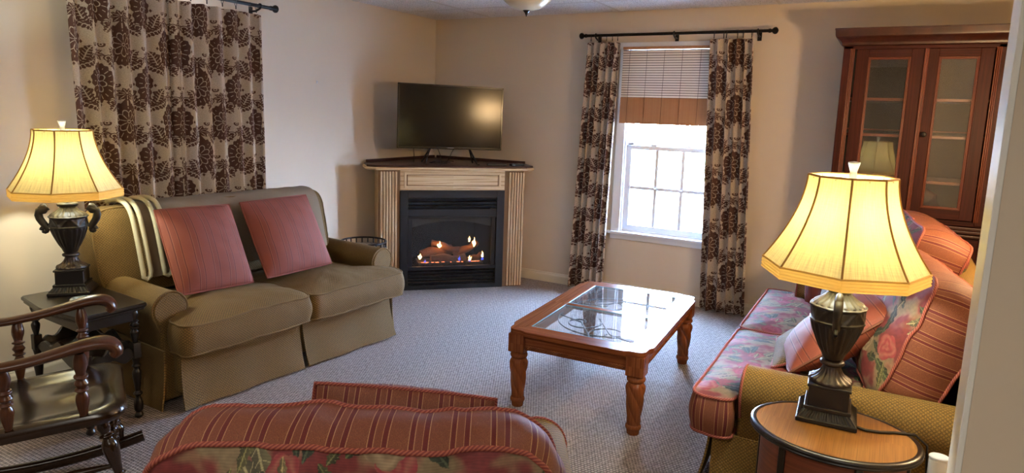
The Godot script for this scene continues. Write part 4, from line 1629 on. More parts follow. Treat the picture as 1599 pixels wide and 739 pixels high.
func build_cabinet() -> void:
	var o := thing("china_cabinet", "tall cherry wood china cabinet with two glazed doors", "cabinet", Vector3(3.955, 0, 0))
	var x0 := -.432
	var x1 := .432
	var zf := .455
	var cs := MB.new()
	cs.box(Vector3(x0 + .011, 1.46, .235), Vector3(.022, 1.14, .43), .003)
	cs.box(Vector3(x1 - .011, 1.46, .235), Vector3(.022, 1.14, .43), .003)
	cs.box(Vector3(0, 2.00, .235), Vector3(.864, .03, .43), .003, 0)
	cs.box(Vector3(0, .915, .235), Vector3(.864, .03, .43), .003, 0)
	part("case", cs, M.cherry, o)
	part("back_panel", cube(Vector3(0, 1.46, .026), Vector3(.83, 1.10, .010), .001), M.cabin, o)
	# base with drawers
	var bs := MB.new()
	bs.box(Vector3(0, .44, .23), Vector3(.90, .76, .44), .004)
	bs.box(Vector3(0, .04, .23), Vector3(.93, .08, .47), .006, 0)
	part("base", bs, M.cherry, o)
	var wm := MB.new()
	wm.box(Vector3(0, .842, .245), Vector3(.93, .022, .49), .008, 0)
	wm.box(Vector3(0, .866, .240), Vector3(.915, .020, .475), .006, 0)
	wm.box(Vector3(0, .886, .235), Vector3(.89, .022, .46), .006, 0)
	part("waist_moulding", wm, M.mahog, o)
	for k in 3:
		var d := part("drawer", cube(Vector3(0, .745 - k * .235, .458), Vector3(.82, .19, .022), .006, 0), M.cherry, o)
		for s in [-1.0, 1.0]:
			var pl := MB.new()
			# carved leaf pull
			for q in 5:
				var a := (q - 2) * .42
				var pth := []
				for t in 7:
					var r := .012 + t * .010
					pth.append(Vector3(s * .29 + sin(a) * r * 1.3, .752 - k * .235 + .012 - cos(a) * .006 * t * .4, .474 + .020 * sin(t * .5)))
				pl.tube(pth, [.006, .010, .011, .010, .008, .006, .003], 7)
			pl.xf = Transform3D(Basis(Vector3(1, 0, 0), PI / 2), Vector3(s * .29, .764 - k * .235, .47))
			pl.lathe(curve([Vector2(.002, 0), Vector2(.018, .004), Vector2(.022, .016), Vector2(.014, .03), Vector2(.001, .034)], 3), 14)
			part("carved_pull", pl, M.mahog, d)
	# face frame stiles with beads
	for s in [-1.0, 1.0]:
		var st := MB.new()
		st.box(Vector3(s * .405, 1.455, zf), Vector3(.056, 1.09, .022), .003)
		var face := part("stile", st, M.cherry, o)
		var bd := MB.new()
		for k in 3:
			bd.tube([Vector3(s * (.386 - k * .009 + .004), .93, zf + .011), Vector3(s * (.386 - k * .009 + .004), 1.965, zf + .011)], .0042, 8)
		part("bead", bd, M.bead, face)
	part("frieze", cube(Vector3(0, 1.972, zf), Vector3(.864, .022, .022), .003, 0), M.cherry, o)
	# doors
	for q in [[-.356, .012, -1.0], [.020, .362, 1.0]]:
		var a: float = q[0]
		var b: float = q[1]
		var yb := .935
		var yt := 1.960
		var fr := MB.new()
		var sw := .068
		fr.box(Vector3(a + sw * .5, (yb + yt) * .5, zf + .004), Vector3(sw, yt - yb, .024), .003)
		fr.box(Vector3(b - sw * .5, (yb + yt) * .5, zf + .004), Vector3(sw, yt - yb, .024), .003)
		fr.box(Vector3((a + b) * .5, yt - .024, zf + .004), Vector3(b - a - sw * 2.0 + .002, .048, .024), .003, 0)
		fr.box(Vector3((a + b) * .5, yb + .030, zf + .004), Vector3(b - a - sw * 2.0 + .002, .060, .024), .003, 0)
		var dr := part("door", fr, M.cherry, o)
		var bd := MB.new()
		var ga := a + sw
		var gb := b - sw
		var gy0 := yb + .060
		var gy1 := yt - .048
		for k in 2:
			var e := .004 + k * .007
			bd.tube([Vector3(ga + e, gy0, zf + .013 - k * .004), Vector3(ga + e, gy1, zf + .013 - k * .004)], .0042, 8)
			bd.tube([Vector3(gb - e, gy0, zf + .013 - k * .004), Vector3(gb - e, gy1, zf + .013 - k * .004)], .0042, 8)
			bd.tube([Vector3(ga, gy0 + e, zf + .013 - k * .004), Vector3(gb, gy0 + e, zf + .013 - k * .004)], .0042, 8)
			bd.tube([Vector3(ga, gy1 - e, zf + .013 - k * .004), Vector3(gb, gy1 - e, zf + .013 - k * .004)], .0042, 8)
		part("bead", bd, M.bead, dr)
		part("pane", cube(Vector3((ga + gb) * .5, (gy0 + gy1) * .5, zf + .004), Vector3(gb - ga, gy1 - gy0, .003), .0005), M.glass, dr)
		if q[2] > 0:
			var ast := MB.new()
			ast.box(Vector3(a + .004, (yb + yt) * .5, zf + .019), Vector3(.024, yt - yb, .010), .004)
			ast.tube([Vector3(a - .004, yb, zf + .024), Vector3(a - .004, yt, zf + .024)], .005, 8)
			ast.tube([Vector3(a + .010, yb, zf + .024), Vector3(a + .010, yt, zf + .024)], .004, 8)
			part("astragal", ast, M.bead, dr)
			var kn := MB.new()
			kn.xf = Transform3D(Basis(Vector3(1, 0, 0), PI / 2), Vector3(a + .036, 1.445, zf + .016))
			kn.lathe(curve([Vector2(.012, 0), Vector2(.007, .006), Vector2(.008, .014), Vector2(.016, .022), Vector2(.015, .032), Vector2(.001, .036)], 4), 18)
			part("knob", kn, M.iron, dr)
	for y in [1.150, 1.43, 1.655]:
		var sh := part("shelf", cube(Vector3(0, y, .225), Vector3(.826, .018, .38), .002, 0), M.bead if y != 1.150 else M.bead, o)
		if y == 1.43:
			part("plate_rail", cube(Vector3(0, 1.462, .08), Vector3(.82, .010, .012), .002, 0), M.bead, sh)
	# crown moulding
	var cr := MB.new()
	var pr := curve([Vector2(0, 0), Vector2(.008, .004), Vector2(.010, .016), Vector2(.016, .026), Vector2(.030, .040), Vector2(.046, .052), Vector2(.050, .066), Vector2(.052, .088), Vector2(.054, .105)], 3)
	var hx := .436
	for s in 3:
		var nn: Vector3 = [Vector3(0, 0, 1), Vector3(-1, 0, 0), Vector3(1, 0, 0)][s]
		cr.grid(2, pr.size() - 1, func(u: float, w: float):
			var p: Vector2 = pr[roundi(w * (pr.size() - 1))]
			var e := hx + p.x
			var f := zf + .012 + p.x
			if s == 0:
				return Vector3(lerpf(-e, e, u), 1.983 + p.y, f)
			return Vector3(nn.x * e, 1.983 + p.y, lerpf(0.005, f, u)), Vector2(.1, .8), false, false, s == 1)
	cr.box(Vector3(0, 2.083, .2615), Vector3(.982, .010, .519), .002, 0)
	part("crown_moulding", cr, M.mahog, o)

func build_fireplace() -> void:
	# frame of the corner unit: u along the front, d out of the corner
	var o := thing("corner_fireplace", "antiqued cream corner fireplace mantel with a black gas firebox", "fireplace", Vector3(.7155, 0, .7155), PI / 4)
	# local: +z faces the room, +x to the right (towards the back wall side)
	var ins := Vector2(-.437, .444)
	var fw := .612
	var htop := 1.006
	# pentagon body behind the front: sides and returns, leaving the firebox hollow
	for s in [-1.0, 1.0]:
		part("side_panel", cube(Vector3(s * (fw - .010), .503, -.215), Vector3(.020, 1.006, .40), .002), M.antique, o)
	for s in [-1.0, 1.0]:
		# fluted pilaster
		var x0: float = ins.x if s < 0 else ins.y
		var x1: float = s * fw
		var pl := MB.new()
		var wdt := absf(x1 - x0)
		pl.box(Vector3((x0 + x1) * .5, .503, -.012), Vector3(wdt, 1.006, .024), .002)
		var pil := part("pilaster", pl, M.antiquedark, o)
		var c0 := minf(x0, x1) + (.012 if s < 0 else .034)
		for k in 6:
			part("reed", cube(Vector3(c0 + .012 + k * .0235, .500, .003), Vector3(.0165, .985, .012), .004), M.antique, pil)
	var hd := MB.new()
	hd.box(Vector3((ins.x + ins.y) * .5, .923, -.012), Vector3(ins.y - ins.x, .166, .024), .002, 0)
	var head := part("header", hd, M.antique, o)
	part("panel", cube(Vector3(.002, .923, .001), Vector3(.76, .085, .010), .004, 0), M.antique, head)
	part("glaze_line", cube(Vector3(.002, .923, .0005), Vector3(.775, .100, .008), .001, 0), M.antiquedark, head)
	var pf := MB.new()
	for s in [-1.0, 1.0]:
		pf.box(Vector3(.002 + s * .398, .923, .004), Vector3(.018, .128, .014), .004)
		pf.box(Vector3(.002, .923 + s * .056, .004), Vector3(.80, .018, .014), .004, 0)
	part("panel_moulding", pf, M.antique, head)
	# mantel shelf
	var sp := PackedVector2Array([Vector2(-.635, .030), Vector2(.640, .030), Vector2(.715, -.045), Vector2(.72, -.260), Vector2(.02, -.955), Vector2(-.02, -.955), Vector2(-.72, -.260), Vector2(-.712, -.045)])
	var m1 := MB.new()
	m1.prism(sp, 1.006, 1.030, .006)
	part("shelf_moulding", m1, M.antique, o)
	var m2 := MB.new()
	var sp2 := PackedVector2Array()
	for p in sp:
		sp2.append(p * Vector2(.985, .985))
	m2.prism(sp2, 1.030, 1.046, .004)
	var shelf := part("mantel_shelf", m2, M.mahog, o)
	for s in [-1.0, 1.0]:
		var g := MB.new()
		g.bar(Vector3(s * .690, 1.058, -.245), Vector3(s * .012, 1.058, -.925), .016, .024, Vector3.UP, .003)
		part("shelf_rail", g, M.mahog, shelf)
	# black insert: surround, louvers, glass
	var bw := ins.y - ins.x
	var cx := (ins.x + ins.y) * .5
	var sr := MB.new()
	sr.box(Vector3(ins.x + .033, .42, .004), Vector3(.066, .84, .020), .003)
	sr.box(Vector3(ins.y - .033, .42, .004), Vector3(.066, .84, .020), .003)
	sr.box(Vector3(cx, .808, .004), Vector3(bw - .13, .064, .020), .003, 0)
	sr.box(Vector3(cx, .018, .004), Vector3(bw - .13, .036, .020), .003, 0)
	sr.box(Vector3(cx, .618, .000), Vector3(bw - .13, .018, .022), .003, 0)
	sr.box(Vector3(cx, .182, .000), Vector3(bw - .13, .030, .022), .003, 0)
	part("surround", sr, M.blackmetal, o)
	var lv := MB.new()
	lv.xf = Transform3D(Basis(Vector3(1, 0, 0), .55), Vector3.ZERO)
	lv.box(Vector3.ZERO, Vector3(bw - .14, .026, .006), .002, 0)
	var l0: MeshInstance3D = null
	for y in [.048, .078, .108, .138, .760, .728, .698]:
		if l0 == null:
			l0 = part("louver", lv, M.blackmetal, o)
			l0.position = Vector3(cx, y, -.004)
		else:
			again("louver", l0, Vector3(cx, y, -.004), o)
	var hood := MB.new()
	hood.box(Vector3(cx, .655, .002), Vector3(bw - .13, .058, .014), .004, 0)
	part("hood", hood, M.blackmetal, o)
	# arch plate behind the glass
	var ap := PackedVector2Array()
	ap.append(Vector2(-.375, .625))
	ap.append(Vector2(-.375, .52))
	for k in 21:
		var u := -1.0 + k / 10.0
		ap.append(Vector2(u * .345, .520 + .055 * (1.0 - u * u)))
	ap.append(Vector2(.375, .52))
	ap.append(Vector2(.375, .625))
	var am := MB.new()
	am.xf = Transform3D(Basis(Vector3(1, 0, 0), Vector3(0, 0, 1), Vector3(0, 1, 0)), Vector3(cx, 0, -.045))
	am.prism(ap, 0.0, .008)
	part("arch_plate", am, M.blackmetal, o)
	var gl := part("glass_front", cube(Vector3(cx, .405, -.018), Vector3(bw - .13, .43, .004), .001), M.fireglass, o)
	for s in [-1.0, 1.0]:
		part("glass_frame", cube(Vector3(cx + s * .355, .405, -.012), Vector3(.034, .43, .012), .002), M.blackmetal, gl)
	# firebox interior
	var fb := MB.new()
	fb.box(Vector3(cx, .19, -.21), Vector3(.78, .012, .38), .002)
	fb.box(Vector3(cx, .64, -.21), Vector3(.78, .012, .38), .002)
	fb.box(Vector3(cx, .41, -.40), Vector3(.60, .47, .012), .002)
	for s in [-1.0, 1.0]:
		fb.bar(Vector3(cx + s * .39, .41, -.02), Vector3(cx + s * .28, .41, -.40), .012, .47)
	part("firebox", fb, M.firebox, o)
	# logs, burner, embers and flames
	for q in [[Vector3(-.23, .255, -.23), Vector3(.05, .285, -.25), .045, "log"], [Vector3(-.13, .345, -.27), Vector3(.10, .290, -.17), .032, "log"], [Vector3(.06, .26, -.16), Vector3(.27, .33, -.27), .034, "log"], [Vector3(-.16, .235, -.12), Vector3(.14, .235, -.11), .038, "log"], [Vector3(.16, .225, -.10), Vector3(.30, .24, -.20), .026, "log"]]:
		var lg := MB.new()
		var pth := []
		var rad := []
		for k in 9:
			var w := k / 8.0
			pth.append(q[0].lerp(q[1], w) + Vector3(0, .006 * sin(w * 7.0), .006 * cos(w * 9.0)))
			rad.append(q[2] * (.9 + .14 * sin(w * 11.0 + q[2] * 90.0)))
		lg.tube(pth, rad, 11)
		part("log", lg, M.log, o)
	var bu := MB.new()
	bu.box(Vector3(cx, .205, -.15), Vector3(.56, .022, .20), .006)
	part("burner", bu, M.ash, o)
	var em := MB.new()
	var rng := RandomNumberGenerator.new()
	rng.seed = 3
	for k in 26:
		em.box(Vector3(rng.randf_range(-.24, .25), .217, rng.randf_range(-.068, -.052)), Vector3(rng.randf_range(.006, .022), .006, .010), .002)
	var emb := part("embers", em, M.ember, o)
	emb.set_meta("kind", "stuff")
	for q in [[-.255, .250, -.10, .050, .014, 0], [-.075, .330, -.185, .055, .016, 0], [.190, .375, -.19, .050, .009, 0], [.228, .335, -.17, .085, .013, 0], [.080, .235, -.07, .045, .009, 1], [.172, .235, -.07, .045, .013, 0], [.290, .255, -.10, .055, .009, 0], [-.215, .225, -.07, .03, .008, 1], [.172, .218, -.068, .018, .014, 1], [.290, .232, -.098, .024, .011, 1]]:
		var fm := MB.new()
		fm.xf = Transform3D(Basis(), Vector3(q[0], q[1] - .012, q[2]))
		var h: float = q[3]
		var r: float = q[4]
		# tongues of different height that sway apart
		for tg in [[0.0, 1.0, 1.0], [-.8, .62, .62], [.75, .74, .55]]:
			var fp := []
			var fr2 := []
			for k in 11:
				var w := k / 10.0
				fp.append(Vector3(tg[0] * r * (.5 + w * .6) + r * .35 * sin(w * 6.0 + q[0] * 40.0 + tg[0] * 3.0), w * h * tg[1], r * .2 * cos(w * 5.0 + q[0] * 20.0)))
				fr2.append(maxf(.0005, r * .62 * tg[2] * pow(sin(PI * clampf(w * .86 + .10, 0.0, 1.0)), 1.1) * (1.15 - w * .75)))
			fm.tube(fp, fr2, 9)
		part("flame", fm, M.flame if q[5] == 0 else M.blueflame, o)
	for q in [[Vector3(-.075, .352, -.180), .008], [Vector3(.215, .37, -.165), .007], [Vector3(-.255, .262, -.10), .004]]:
		var li := OmniLight3D.new()
		li.name = "flame_light"
		li.light_color = Color(1.0, .62, .32)
		li.light_energy = q[1]
		li.light_size = .01
		li.omni_range = 8.0
		li.omni_attenuation = 2.0
		li.shadow_enabled = true
		li.position = q[0]
		o.add_child(li, true)

func build_tv() -> void:
	var n := Vector3(1, 0, 1).normalized()
	var c := n * .87
	var o := thing("television", "black flat screen television standing on the fireplace mantel", "television", Vector3(c.x, 1.047, c.z), PI / 4 + .07)
	o.rotation.z = -.012
	o.position += Vector3(.7071, 0, -.7071) * -.005
	var w := .905
	var y0 := .125
	var y1 := .655
	var bz := MB.new()
	bz.box(Vector3(0, (y0 + y1) * .5, -.012), Vector3(w - .006, y1 - y0, .030), .006)
	bz.box(Vector3(0, (y0 + y1) * .5 - .03, -.045), Vector3(w * .7, (y1 - y0) * .7, .05), .02)
	part("back_shell", bz, M.blackplastic, o)
	var fr := MB.new()
	fr.box(Vector3(-w * .5 + .007, (y0 + y1) * .5, .004), Vector3(.014, y1 - y0, .012), .003)
	fr.box(Vector3(w * .5 - .007, (y0 + y1) * .5, .004), Vector3(.014, y1 - y0, .012), .003)
	fr.box(Vector3(0, y1 - .007, .004), Vector3(w, .014, .012), .003, 0)
	fr.box(Vector3(0, y0 + .011, .004), Vector3(w, .022, .013), .004, 0)
	part("bezel", fr, M.tvframe, o)
	part("screen", cube(Vector3(0, (y0 + y1) * .5 + .003, .004), Vector3(w - .026, y1 - y0 - .034, .004), .0005), M.tvscreen, o)
	part("badge", cube(Vector3(0.0, y0 + .011, .0115), Vector3(.055, .007, .001), .0003), M.logo, o)
	for s in [-1.0, 1.0]:
		var lg := MB.new()
		lg.bar(Vector3(s * .165, y0 + .015, -.010), Vector3(s * .225, .008, .055), .020, .010, Vector3(s, 0, 0), .003)
		lg.bar(Vector3(s * .165, y0 + .015, -.010), Vector3(s * .225, .008, -.085), .020, .010, Vector3(s, 0, 0), .003)
		lg.bar(Vector3(s * .225, .006, .060), Vector3(s * .225, .006, .10), .020, .008, Vector3.UP, .003)
		part("leg", lg, M.blackplastic, o)
	var cb := MB.new()
	var pth := []
	for k in 30:
		var a := k * .45
		pth.append(Vector3(-.10 + .085 * cos(a) + .002 * k, .004 + .0006 * k, -.03 + .045 * sin(a)))
	cb.tube(pth, .003, 6)
	part("cable", cb, M.cord, o)
	for q in [[-.06, -.10], [-.02, .06], [-.30, -.30]]:
		var arc := []
		for k in 13:
			var w2 := k / 12.0
			arc.append(Vector3(lerpf(q[0], q[1], w2), .006 + .125 * sin(w2 * PI * .5) - .01 * sin(w2 * PI), -.045 + .012 * sin(w2 * 6.0)))
		var c2 := MB.new()
		c2.tube(arc, .0028, 6)
		part("cable", c2, M.cord, o)
	# remote and small box on the mantel, right of the set
	var t := Vector3(.7071, 0, -.7071)
	var p1 := Vector3(.7155, 1.0465, .7155) + t * .555 + n * -.035
	var rm := thing("remote_control", "black remote control at the right end of the mantel", "remote control", p1, PI / 4 + .35)
	part("case", cube(Vector3(0, .009, 0), Vector3(.135, .018, .042), .007), M.blackplastic, rm)
	var kb := MB.new()
	for i in 7:
		for j in 3:
			kb.box(Vector3(-.052 + i * .014, .0186, -.011 + j * .011), Vector3(.008, .003, .006), .001)
	part("buttons", kb, M.logo, rm)
	var p2 := Vector3(.7155, 1.0465, .7155) + t * .375 + n * -.030
	var bx := thing("media_box", "flat black box on the mantel beside the television leg", "media player", p2, PI / 4)
	part("case", cube(Vector3(0, .009, 0), Vector3(.16, .016, .06), .004), M.blackplastic, bx)
	var ft := MB.new()
	for s in [-1.0, 1.0]:
		ft.box(Vector3(s * .065, .001, 0), Vector3(.012, .002, .04), .0005)
	part("foot", ft, M.cord, bx)

func build_side_tables() -> void:
	# dark end table, left
	var o := thing("end_table", "black end table with turned legs between the wall and the green loveseat", "side table", Vector3(.615, 0, 3.61), -.06)
	var tp := round_poly([Vector2(-.275, -.155), Vector2(.265, -.145), Vector2(.285, .165), Vector2(.0, .200), Vector2(-.275, .165)], .02, 4)
	var tm := MB.new()
	tm.prism(tp, .542, .562, .006)
	part("top", tm, M.ebony, o)
	var ed := MB.new()
	var tp2 := PackedVector2Array()
	for p in tp:
		tp2.append(p * .965)
	ed.prism(tp2, .530, .542, .003)
	part("top_moulding", ed, M.ebony, o)
	var first: MeshInstance3D = null
	for q in [[.228, -.095], [.235, .125], [-.235, .125], [-.235, -.115]]:
		var lm := MB.new()
		lm.lathe(turned(.30, .020, 2), 18)
		lm.box(Vector3(0, .335, 0), Vector3(.036, .075, .036), .003)
		lm.xf = Transform3D(Basis(), Vector3(0, .37, 0))
		lm.lathe(turned(.165, .019, 0), 18)
		if first == null:
			first = part("leg", lm, M.ebony, o)
			first.position = Vector3(q[0], 0, q[1])
		else:
			again("leg", first, Vector3(q[0], 0, q[1]), o)
	for q in [[Vector3(.0, 0, .125), 0.0, .235], [Vector3(.0, 0, -.105), 0.0, .232], [Vector3(.231, 0, .015), PI / 2, .11], [Vector3(-.235, 0, .005), PI / 2, .12]]:
		var sc := MB.new()
		var pl := PackedVector2Array()
		var hw: float = q[2]
		for k in 25:
			var u := -1.0 + k / 12.0
			pl.append(Vector2(u * hw, .352 + .020 * cos(u * PI * 1.0) + .014 * cos(u * PI * 3.0)))
		for k in 25:
			var u := 1.0 - k / 12.0
			pl.append(Vector2(u * hw, .300 + .014 * cos(u * PI * 2.0)))
		sc.xf = Transform3D(Basis(Vector3.UP, q[1]), q[0]) * Transform3D(Basis(Vector3(1, 0, 0), Vector3(0, 0, 1), Vector3(0, 1, 0)), Vector3(0, 0, -.008))
		sc.prism(pl, 0.0, .016, .002)
		part("scalloped_rail", sc, M.ebony, o)
	part("shelf", cube(Vector3(0, .315, .01), Vector3(.45, .014, .22), .003, 0), M.ebony, o)
	for q in [[Vector3(0, .505, .135), Vector3(.43, .05, .014)], [Vector3(0, .505, -.110), Vector3(.43, .05, .014)], [Vector3(.235, .505, .015), Vector3(.014, .05, .20)], [Vector3(-.235, .505, .005), Vector3(.014, .05, .22)]]:
		part("apron", cube(q[0], q[1], .002, 0), M.ebony, o)
	var co := thing("coaster", "round pale coaster on the black end table beside the left lamp", "coaster", Vector3(.622, .5625, 3.632))
	var cm := MB.new()
	cm.lathe(prof([Vector2(.001, .0), Vector2(.050, .0), Vector2(.052, .004), Vector2(.050, .007), Vector2(.001, .007)], .001), 36)
	part("base", cm, M.cork, co)
	var ctop := MB.new()
	ctop.lathe(prof([Vector2(.001, .0071), Vector2(.0485, .0071), Vector2(.049, .0095), Vector2(.045, .0085), Vector2(.001, .0085)], .0005), 36)
	for k in ctop.v.size():
		ctop.t[k] = Vector2(ctop.v[k].x, ctop.v[k].z)
	part("printed_top", ctop, M.coaster, co)
	# oval drum table, right
	var ov := thing("drum_table", "oval drum table with honey wood top and black rim", "side table", Vector3(3.772, 0, 3.095))
	var el := PackedVector2Array()
	for k in 64:
		el.append(Vector2(cos(k * TAU / 64.0), sin(k * TAU / 64.0)))
	var top := MB.new()
	var e1 := PackedVector2Array()
	for p in el:
		e1.append(Vector2(p.x * .228, p.y * .187))
	top.prism(e1, .530, .551, .002, true)
	part("top", top, M.honey, ov)
	var rim := MB.new()
	rim.grid(72, 14, func(u: float, w: float):
		var p := curve([Vector2(.0, .0), Vector2(.012, .001), Vector2(.018, .006), Vector2(.014, .011), Vector2(.019, .015), Vector2(.017, .021), Vector2(.008, .0245), Vector2(.0, .0235)], 2)
		var q: Vector2 = p[roundi(w * 14)]
		var a: float = u * TAU
		return Vector3(cos(a) * (.226 + q.x), .528 + q.y, sin(a) * (.185 + q.x)), Vector2.ONE, true, false, true)
	part("rim", rim, M.ebony, ov)
	var bd := MB.new()
	var e2 := PackedVector2Array()
	for p in el:
		e2.append(Vector2(p.x * .208, p.y * .167))
	bd.prism(e2, .06, .528, .002, true)
	part("drum", bd, M.drum, ov)
	var bs := MB.new()
	var e3 := PackedVector2Array()
	for p in el:
		e3.append(Vector2(p.x * .228, p.y * .187))
	bs.prism(e3, 0.0, .06, .008, true)
	part("plinth", bs, M.ebony, ov)
	for k in 6:
		var a := TAU * (k + .12) / 6.0
		var c := Vector3(cos(a) * .208, .295, sin(a) * .167)
		var nn := Vector3(cos(a) / .208, 0, sin(a) / .167).normalized()
		var pm := MB.new()
		pm.xf = Transform3D(Basis(Vector3.UP.cross(nn), Vector3.UP, nn), c)
		pm.box(Vector3.ZERO, Vector3(.022, .466, .016), .004)
		part("pilaster", pm, M.ebony, ov)
	# round wire table between loveseat and fireplace
	var rt := thing("round_stand", "small round dark metal stand with a railed top beside the fireplace", "side table", Vector3(.470, 0, 1.535))
	var disc := MB.new()
	disc.lathe(prof([Vector2(.001, .452), Vector2(.160, .452), Vector2(.164, .456), Vector2(.164, .461), Vector2(.160, .464), Vector2(.001, .464)], .001), 40)
	for k in disc.v.size():
		disc.t[k] = Vector2(disc.v[k].x, disc.v[k].z)
	part("top", disc, M.mosaic, rt)
	var rl := MB.new()
	for q in [[.503, .007], [.456, .008]]:
		var rg := []
		for k in 40:
			rg.append(Vector3(cos(k * TAU / 40.0) * .168, q[0], sin(k * TAU / 40.0) * .168))
		rl.tube(rg, q[1], 8, true)
	part("rail", rl, M.iron, rt)
	var po: MeshInstance3D = null
	for k in 24:
		var a := k * TAU / 24.0
		var p := Vector3(cos(a) * .168, .480, sin(a) * .168)
		if po == null:
			po = part("post", cube(Vector3.ZERO, Vector3(.007, .046, .007), .001), M.iron, rt)
			po.position = p
		else:
			again("post", po, p, rt)
	for k in 3:
		var a := .35 + k * TAU / 3.0
		var lm := MB.new()
		lm.bar(Vector3(cos(a) * .150, .452, sin(a) * .150), Vector3(cos(a) * .165, .0, sin(a) * .165), .032, .012, Vector3(cos(a), 0, sin(a)), .003)
		part("leg", lm, M.iron, rt)
	var br := MB.new()
	var rg2 := []
	for k in 32:
		rg2.append(Vector3(cos(k * TAU / 32.0) * .155, .14, sin(k * TAU / 32.0) * .155))
	br.tube(rg2, .006, 8, true)
	part("stretcher", br, M.iron, rt)

func build_rocker() -> void:
	# local: forward is -z, right is +x
	var o := thing("rocking_chair", "dark wooden rocking chair with turned spindles and curved arms", "rocking chair", Vector3(1.206, 0, 4.137), -.50)
	var seat := MB.new()
	var ol := subdivide(round_poly([Vector2(-.27, -.29), Vector2(.27, -.29), Vector2(.245, .21), Vector2(-.245, .21)], .10, 8), .03)
	var m := ol.size()
	for side in [1.0, -1.0]:
		seat.grid(m, 12, func(u: float, w: float):
			var e: Vector2 = ol[roundi(u * m) % m]
			var s := 1.0 - w
			var p: Vector2 = e * s
			var sy := .410 - .012 * (p.y / .23)
			var y := sy
			if side > 0:
				var dish := .022 * smoothstep(1.0, .55, s) * (1.0 - .45 * exp(-pow(p.x / .06, 2.0)) * smoothstep(.05, -.2, p.y))
				y = sy - dish + (.008 * smoothstep(-.15, -.23, p.y) * smoothstep(1.0, .8, s))
				y -= .008 * smoothstep(.93, 1.0, s)
			else:
				y = sy - .058 + .010 * smoothstep(.9, 1.0, s)
			return Vector3(p.x, y, p.y), Vector2(.8, .5), true, false, side < 0)
	seat.grid(m, 5, func(u: float, w: float):
		var e: Vector2 = ol[roundi(u * m) % m]
		var sy := .410 - .012 * (e.y / .23)
		var k := 1.0 + .028 * sin(w * PI)
		return Vector3(e.x * k, lerpf(sy - .048, sy - .008, w), e.y * k), Vector2(1.6, .05), true, false, true)
	for k in seat.v.size():
		seat.t[k] = Vector2(seat.v[k].x, seat.v[k].z)
	part("seat", seat, M.walnut, o)
	for s in [-1.0, 1.0]:
		# arm: sweeps up to a scrolled front
		var pts := []
		for q in [[.262, .640, .255], [.268, .632, .17], [.275, .630, .08], [.284, .640, -.02], [.286, .658, -.11], [.288, .674, -.18], [.288, .678, -.225], [.288, .668, -.258], [.288, .645, -.272], [.288, .625, -.262]]:
			pts.append(Vector3(s * q[0], q[1], q[2]))
		var fine := []
		for k in pts.size() - 1:
			for t in 4:
				fine.append(pts[k].cubic_interpolate(pts[k + 1], pts[maxi(k - 1, 0)], pts[mini(k + 2, pts.size() - 1)], t / 4.0))
		fine.append(pts[-1])
		var rad := []
		for k in fine.size():
			rad.append(lerpf(.025, .036, smoothstep(0.2, .75, float(k) / fine.size())) if k < fine.size() - 3 else .030 - .004 * (k - fine.size() + 3))
		var am := MB.new()
		am.tube(fine, rad, 16, false, Vector2(1.15, .62), Vector3(s * .0001, 1, .0001) if false else Vector3.ZERO)
		part("arm", am, M.armwood, o)
		for q in [[.245, -.165, .282, -.165, .648], [.238, .045, .277, .045, .622]]:
			var a := Vector3(s * q[0], .403, q[1])
			var b := Vector3(s * q[2], q[4], q[3])
			var sp := MB.new()
			sp.xf = between(a, b)
			sp.lathe(turned((b - a).length(), .021, 0), 22)
			part("arm_spindle", sp, M.armwood, o)
		# legs
		var feet := []
		for q in [[.215, -.215, .235, -.275], [.200, .150, .235, .195]]:
			var a := Vector3(s * q[2], .085 if q[3] < 0 else .075, q[3])
			var b := Vector3(s * q[0], .370, q[1])
			feet.append([a, b])
			var lg := MB.new()
			lg.xf = between(a, b)
			lg.lathe(turned((b - a).length(), .025, 1), 22)
			part("leg", lg, M.walnut, o)
		var stt := MB.new()
		var sa: Vector3 = feet[0][0].lerp(feet[0][1], .38)
		var sb: Vector3 = feet[1][0].lerp(feet[1][1], .38)
		stt.xf = between(sa, sb)
		stt.lathe(turned((sb - sa).length(), .014, 0), 14)
		part("stretcher", stt, M.walnut, o)
		# rocker
		var rk := MB.new()
		var arc := []
		for k in 29:
			var z := -.36 + .90 * k / 28.0
			arc.append(Vector3(s * .235, .030 + .16 * pow(z - .02, 2.0) * 1.9, z))
		rk.tube(arc, .022, 12, false, Vector2(.75, 1.15), Vector3.ZERO)
		part("rocker", rk, M.walnut, o)
		# back post
		var pa := Vector3(s * .225, .425, .195)
		var pb := Vector3(s * .255, 1.02, .395)
		var ps := MB.new()
		ps.xf = between(pa, pb)
		ps.lathe(turned((pb - pa).length(), .022, 1), 20)
		part("back_post", ps, M.walnut, o)
	var fs := MB.new()
	fs.xf = between(Vector3(-.225, .22, -.248), Vector3(.225, .22, -.248))
	fs.lathe(turned(.45, .020, 0), 20)
	part("stretcher", fs, M.walnut, o)
	for k in 5:
		var x := -.15 + k * .075
		var a := Vector3(x, .42, .20)
		var b := Vector3(x * 1.15, 1.0, .40)
		var sp := MB.new()
		sp.xf = between(a, b)
		sp.lathe(turned((b - a).length(), .014, 0), 14)
		part("back_spindle", sp, M.walnut, o)
	var cr := MB.new()
	cr.slab(20, 5, func(u: float, w: float):
		var x := lerpf(-.29, .29, u)
		return Vector3(x, 1.0 + w * (.12 + .03 * cos(x * 9.0)), .395 + .03 * w + .06 * (1.0 - pow(x / .29, 2.0))), .024, Vector2(.6, .15))
	part("crest_rail", cr, M.walnut, o)

